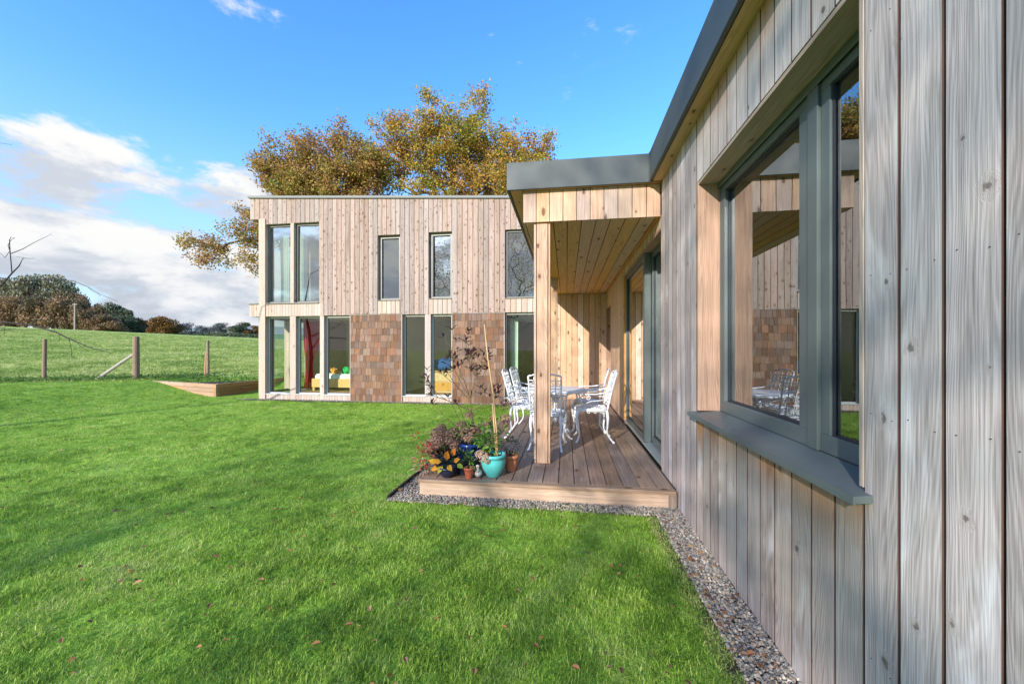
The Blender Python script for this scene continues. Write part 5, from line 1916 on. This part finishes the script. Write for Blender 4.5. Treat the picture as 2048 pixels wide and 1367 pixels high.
# far trees: a few crowns shared by many trees
def crown_mesh(seed, mat, n=2600, lobes=11, flat=.75, leaf=.05, trunk=True):
    """unit-height tree crown from leaf clumps; x and y span about -0.45..0.45"""
    rg = np.random.default_rng(seed)
    cs = []
    for i in range(lobes):
        a = rg.uniform(0, 2 * PI)
        rr = .28 * math.sqrt(rg.random())
        cs.append((rr * math.cos(a), rr * math.sin(a), rg.uniform(.34, .82) - rr * .5, rg.uniform(.12, .21)))
    cs = np.array(cs)
    w_ = cs[:, 3] ** 2
    pick = rg.choice(lobes, n, p=w_ / w_.sum())
    d = rg.normal(size=(n, 3)); d /= np.linalg.norm(d, axis=1)[:, None]
    c = cs[pick, :3] + d * cs[pick, 3:4] * (rg.random(n) ** .3)[:, None] * np.array([1, 1, flat]) + rg.normal(0, .012, (n, 3))
    d = rg.normal(size=(n, 3)); d /= np.linalg.norm(d, axis=1)[:, None]
    e = rg.normal(size=(n, 3)); e -= (e * d).sum(1)[:, None] * d; e /= np.linalg.norm(e, axis=1)[:, None]
    s = leaf * rg.uniform(.5, 1.1, n)[:, None]
    v = np.stack([c - d * s * .5, c + e * s * .4, c + d * s * .5, c - e * s * .4], 1).reshape(-1, 3)
    v[:, 2] = np.maximum(v[:, 2], .01)
    lt = rg.uniform(.2, .8, lobes)
    return npmesh('crown', v, np.arange(n * 4).reshape(-1, 4), np.clip(lt[pick] + rg.normal(0, .15, n), 0, 1), mat)


def trunk_mesh(seed, h=.55, r=.022):
    rr = random.Random(seed)
    b = MB()
    b.tube([(0, 0, -.05), (.01, 0, h * .5), (0, 0, h)], [r * 1.3, r, r * .6], 6)
    for i in range(9):
        a = rr.uniform(0, 6.28)
        z = rr.uniform(.2, .5)
        b.tube([(0, 0, z), (.16 * math.cos(a), .16 * math.sin(a), z + .16), (.27 * math.cos(a), .27 * math.sin(a), z + .3)], [r * .5, r * .3, r * .12], 4)
    return b.mesh('trunk', M['bark'])


protos = {}
for nm, mt, nn, fl in (('brown', 'wood_brown', 4200, .85), ('grey', 'wood_grey', 2200, .75), ('dark', 'wood_dark', 4600, .85), ('rust', 'wood_rust', 4600, .8), ('blue', 'wood_blue', 1500, .8)):
    protos[nm] = [(crown_mesh(s + len(nm) * 7, M[mt], nn, 12, fl), trunk_mesh(s)) for s in range(3)]


def far_tree(kind, u, D_, htop, wide, label, group, name='field_tree', sink=0.0, i=0, seed=0):
    """htop = height of the crown top seen from the garden as an image row of the survey"""
    x, y, _ = site(u, 698, D_)
    z = float(H(x, y))
    top = 1.385 + (698 - htop) / 770 * D_
    h = max(1.2, top - z)
    t = thing(name, label, 'tree', (x, y, z - sink), random.uniform(0, 6.28), group)
    cm, tmh = protos[kind][i % 3]
    for nm, me in (('trunk', tmh), ('crown', cm)):
        o = bpy.data.objects.new(nm, me)
        reg(o, t, PW[t] @ Matrix.Diagonal((wide, wide, h + sink, 1)))
        if nm == 'crown':
            o['kind'] = 'stuff'
    return t


def wood_top(u):
    return float(np.interp(u, [-160, -60, 0, 60, 110, 140, 170, 200, 215, 240, 265, 285], [520, 524, 538, 530, 533, 560, 582, 598, 596, 604, 620, 638]))


G1 = 'trees of the wood beyond the pasture'


ORD = 'first second third fourth fifth sixth seventh eighth ninth tenth eleventh twelfth thirteenth fourteenth fifteenth sixteenth seventeenth eighteenth nineteenth twentieth'.split()
count = {}


def nth(kind):
    count[kind] = count.get(kind, -1) + 1
    return ORD[min(count[kind], 19)]


i = 0
for row, (D_, du, add) in enumerate(((97, 17, 24), (112, 16, 0))):
    u = -24 + row * 4
    while u < 266:
        tp = wood_top(u)
        if row == 0:
            kind, lab = 'brown', 'brown scrubby tree in front of the wood, the %s from the left' % nth('scrub')
            tp = max(tp + add + random.uniform(0, 10), 582)
        elif u > 200:
            kind, lab = 'dark', 'dark green tree in the right tail of the wood, the %s from the left' % nth('dark')
            tp += random.uniform(-2, 5)
        elif u < 125:
            kind, lab = 'grey', 'tall grey-green thin-leaved tree of the wood, the %s from the left' % nth('grey')
            tp += random.uniform(-5, 6)
        else:
            kind, lab = 'brown', 'taller brown tree behind the power pole in the wood, the %s from the left' % nth('tall')
            tp += random.uniform(-2, 8)
        if row == 0 and u > 225:
            break
        far_tree(kind, u, D_, tp, random.uniform(7.5, 10) if kind != 'grey' else random.uniform(8.5, 11), lab, G1, 'woodland_tree', .4, i)
        u += du * random.uniform(.8, 1.2)
        i += 1
far_tree('rust', 272, 118, 622, 8.5, 'reddish tree closing the right end of the wood', None, 'woodland_tree', .4, 1)
far_tree('rust', 288, 120, 640, 6.0, 'small rusty tree just outside the right end of the wood', None, 'woodland_tree', .4, 2)
far_tree('rust', 330, 95, 626, 8.2, 'round rust-orange tree alone in the middle of the field edge', None, 'field_tree', .9, 0)
far_tree('rust', 306, 95.5, 640, 4.6, 'low orange bush against the left side of the round rust-orange tree', None, 'field_bush', .5, 1)
far_tree('brown', 356, 97, 642, 5.5, 'brown bush against the right side of the round rust-orange tree', None, 'field_bush', .5, 2)
far_tree('blue', 383, 150, 639, 10, 'dull grey tree just right of the rust-orange one', None, 'field_tree', .8, 0)
for i, (u, tp, wd, k, lab) in enumerate(((404, 647, 12, 'blue', 'hazy grey tree first in the far row left of the house'), (420, 648, 10, 'blue', 'hazy grey tree second in the far row left of the house'),
                                         (436, 642, 13, 'blue', 'hazy grey tree under the palest gap of the far row'), (451, 640, 15, 'blue', 'pale grey twiggy tree in the middle of the far row'),
                                         (468, 644, 12, 'grey', 'buff-coloured tree left of the dark green one in the far row'), (486, 640, 17, 'dark', 'dark green round tree in the far row close to the house'),
                                         (508, 648, 14, 'rust', 'rusty tree in the far row touching the house corner'))):
    far_tree(k, u, 235, tp, wd, lab, None, 'field_tree', 1.0, i)
# dark hedge across the far field
b_v, b_t = [], []
rg = np.random.default_rng(4)
n = 9000
ss = rg.random(n)
p0, p1 = np.array(site(372, 698, 190)[:2]), np.array(site(540, 698, 150)[:2])
c = p0 + (p1 - p0) * ss[:, None] + rg.normal(0, .5, (n, 2))
z = H(c[:, 0], c[:, 1]) + rg.uniform(0, 1.9, n)
c = np.concatenate([c, z[:, None]], 1)
d = rg.normal(size=(n, 3)); d /= np.linalg.norm(d, axis=1)[:, None]
e = rg.normal(size=(n, 3)); e -= (e * d).sum(1)[:, None] * d; e /= np.linalg.norm(e, axis=1)[:, None]
v = np.stack([c - d * .3, c + e * .25, c + d * .3, c - e * .25], 1).reshape(-1, 3)
o = bpy.data.objects.new('hedge', npmesh('hedge', v, np.arange(n * 4).reshape(-1, 4), rg.random(n), M['wood_dark']))
reg(o, None, Matrix.Identity(4))
tag(o, 'long dark hedge crossing the far field left of the house', 'hedge')
# far blue ridge
rx = np.linspace(-900, 60, 60)
vs, fs = [], []
for i, x in enumerate(rx):
    hh = 43 + 9 * math.exp(-((x + 650) / 60) ** 2) + 2 * math.sin(x * .031)
    vs += [(x, 640, 5), (x, 700, hh), (x, 800, hh - 2)]
for i in range(len(rx) - 1):
    for k_ in range(2):
        fs.append((i * 3 + k_, (i + 1) * 3 + k_, (i + 1) * 3 + k_ + 1, i * 3 + k_ + 1))
tag(MB().add(vs, fs).build('hills', plain('far_hill', (0.16, 0.19, 0.19), .95, 0, .02, .2, 0), smooth=True), kind='structure')

# power pole
px, py, _ = site(149.5, 698, 93)
pz = float(H(px, py))
pole = thing('power_pole', 'slender pale wooden power pole in front of the wood', 'pole', (px, py, pz))
ph = 1.385 + (698 - 606) / 770 * 93 - pz
MB().tube([(0, 0, -.3), (0, 0, ph)], [.17, .13], 8).build('post', M['pale_brace'], pole, local=True)
MB().box((-.7, -.06, ph - .35), (.7, .06, ph - .22)).build('crossarm', M['pale_brace'], pole, local=True)
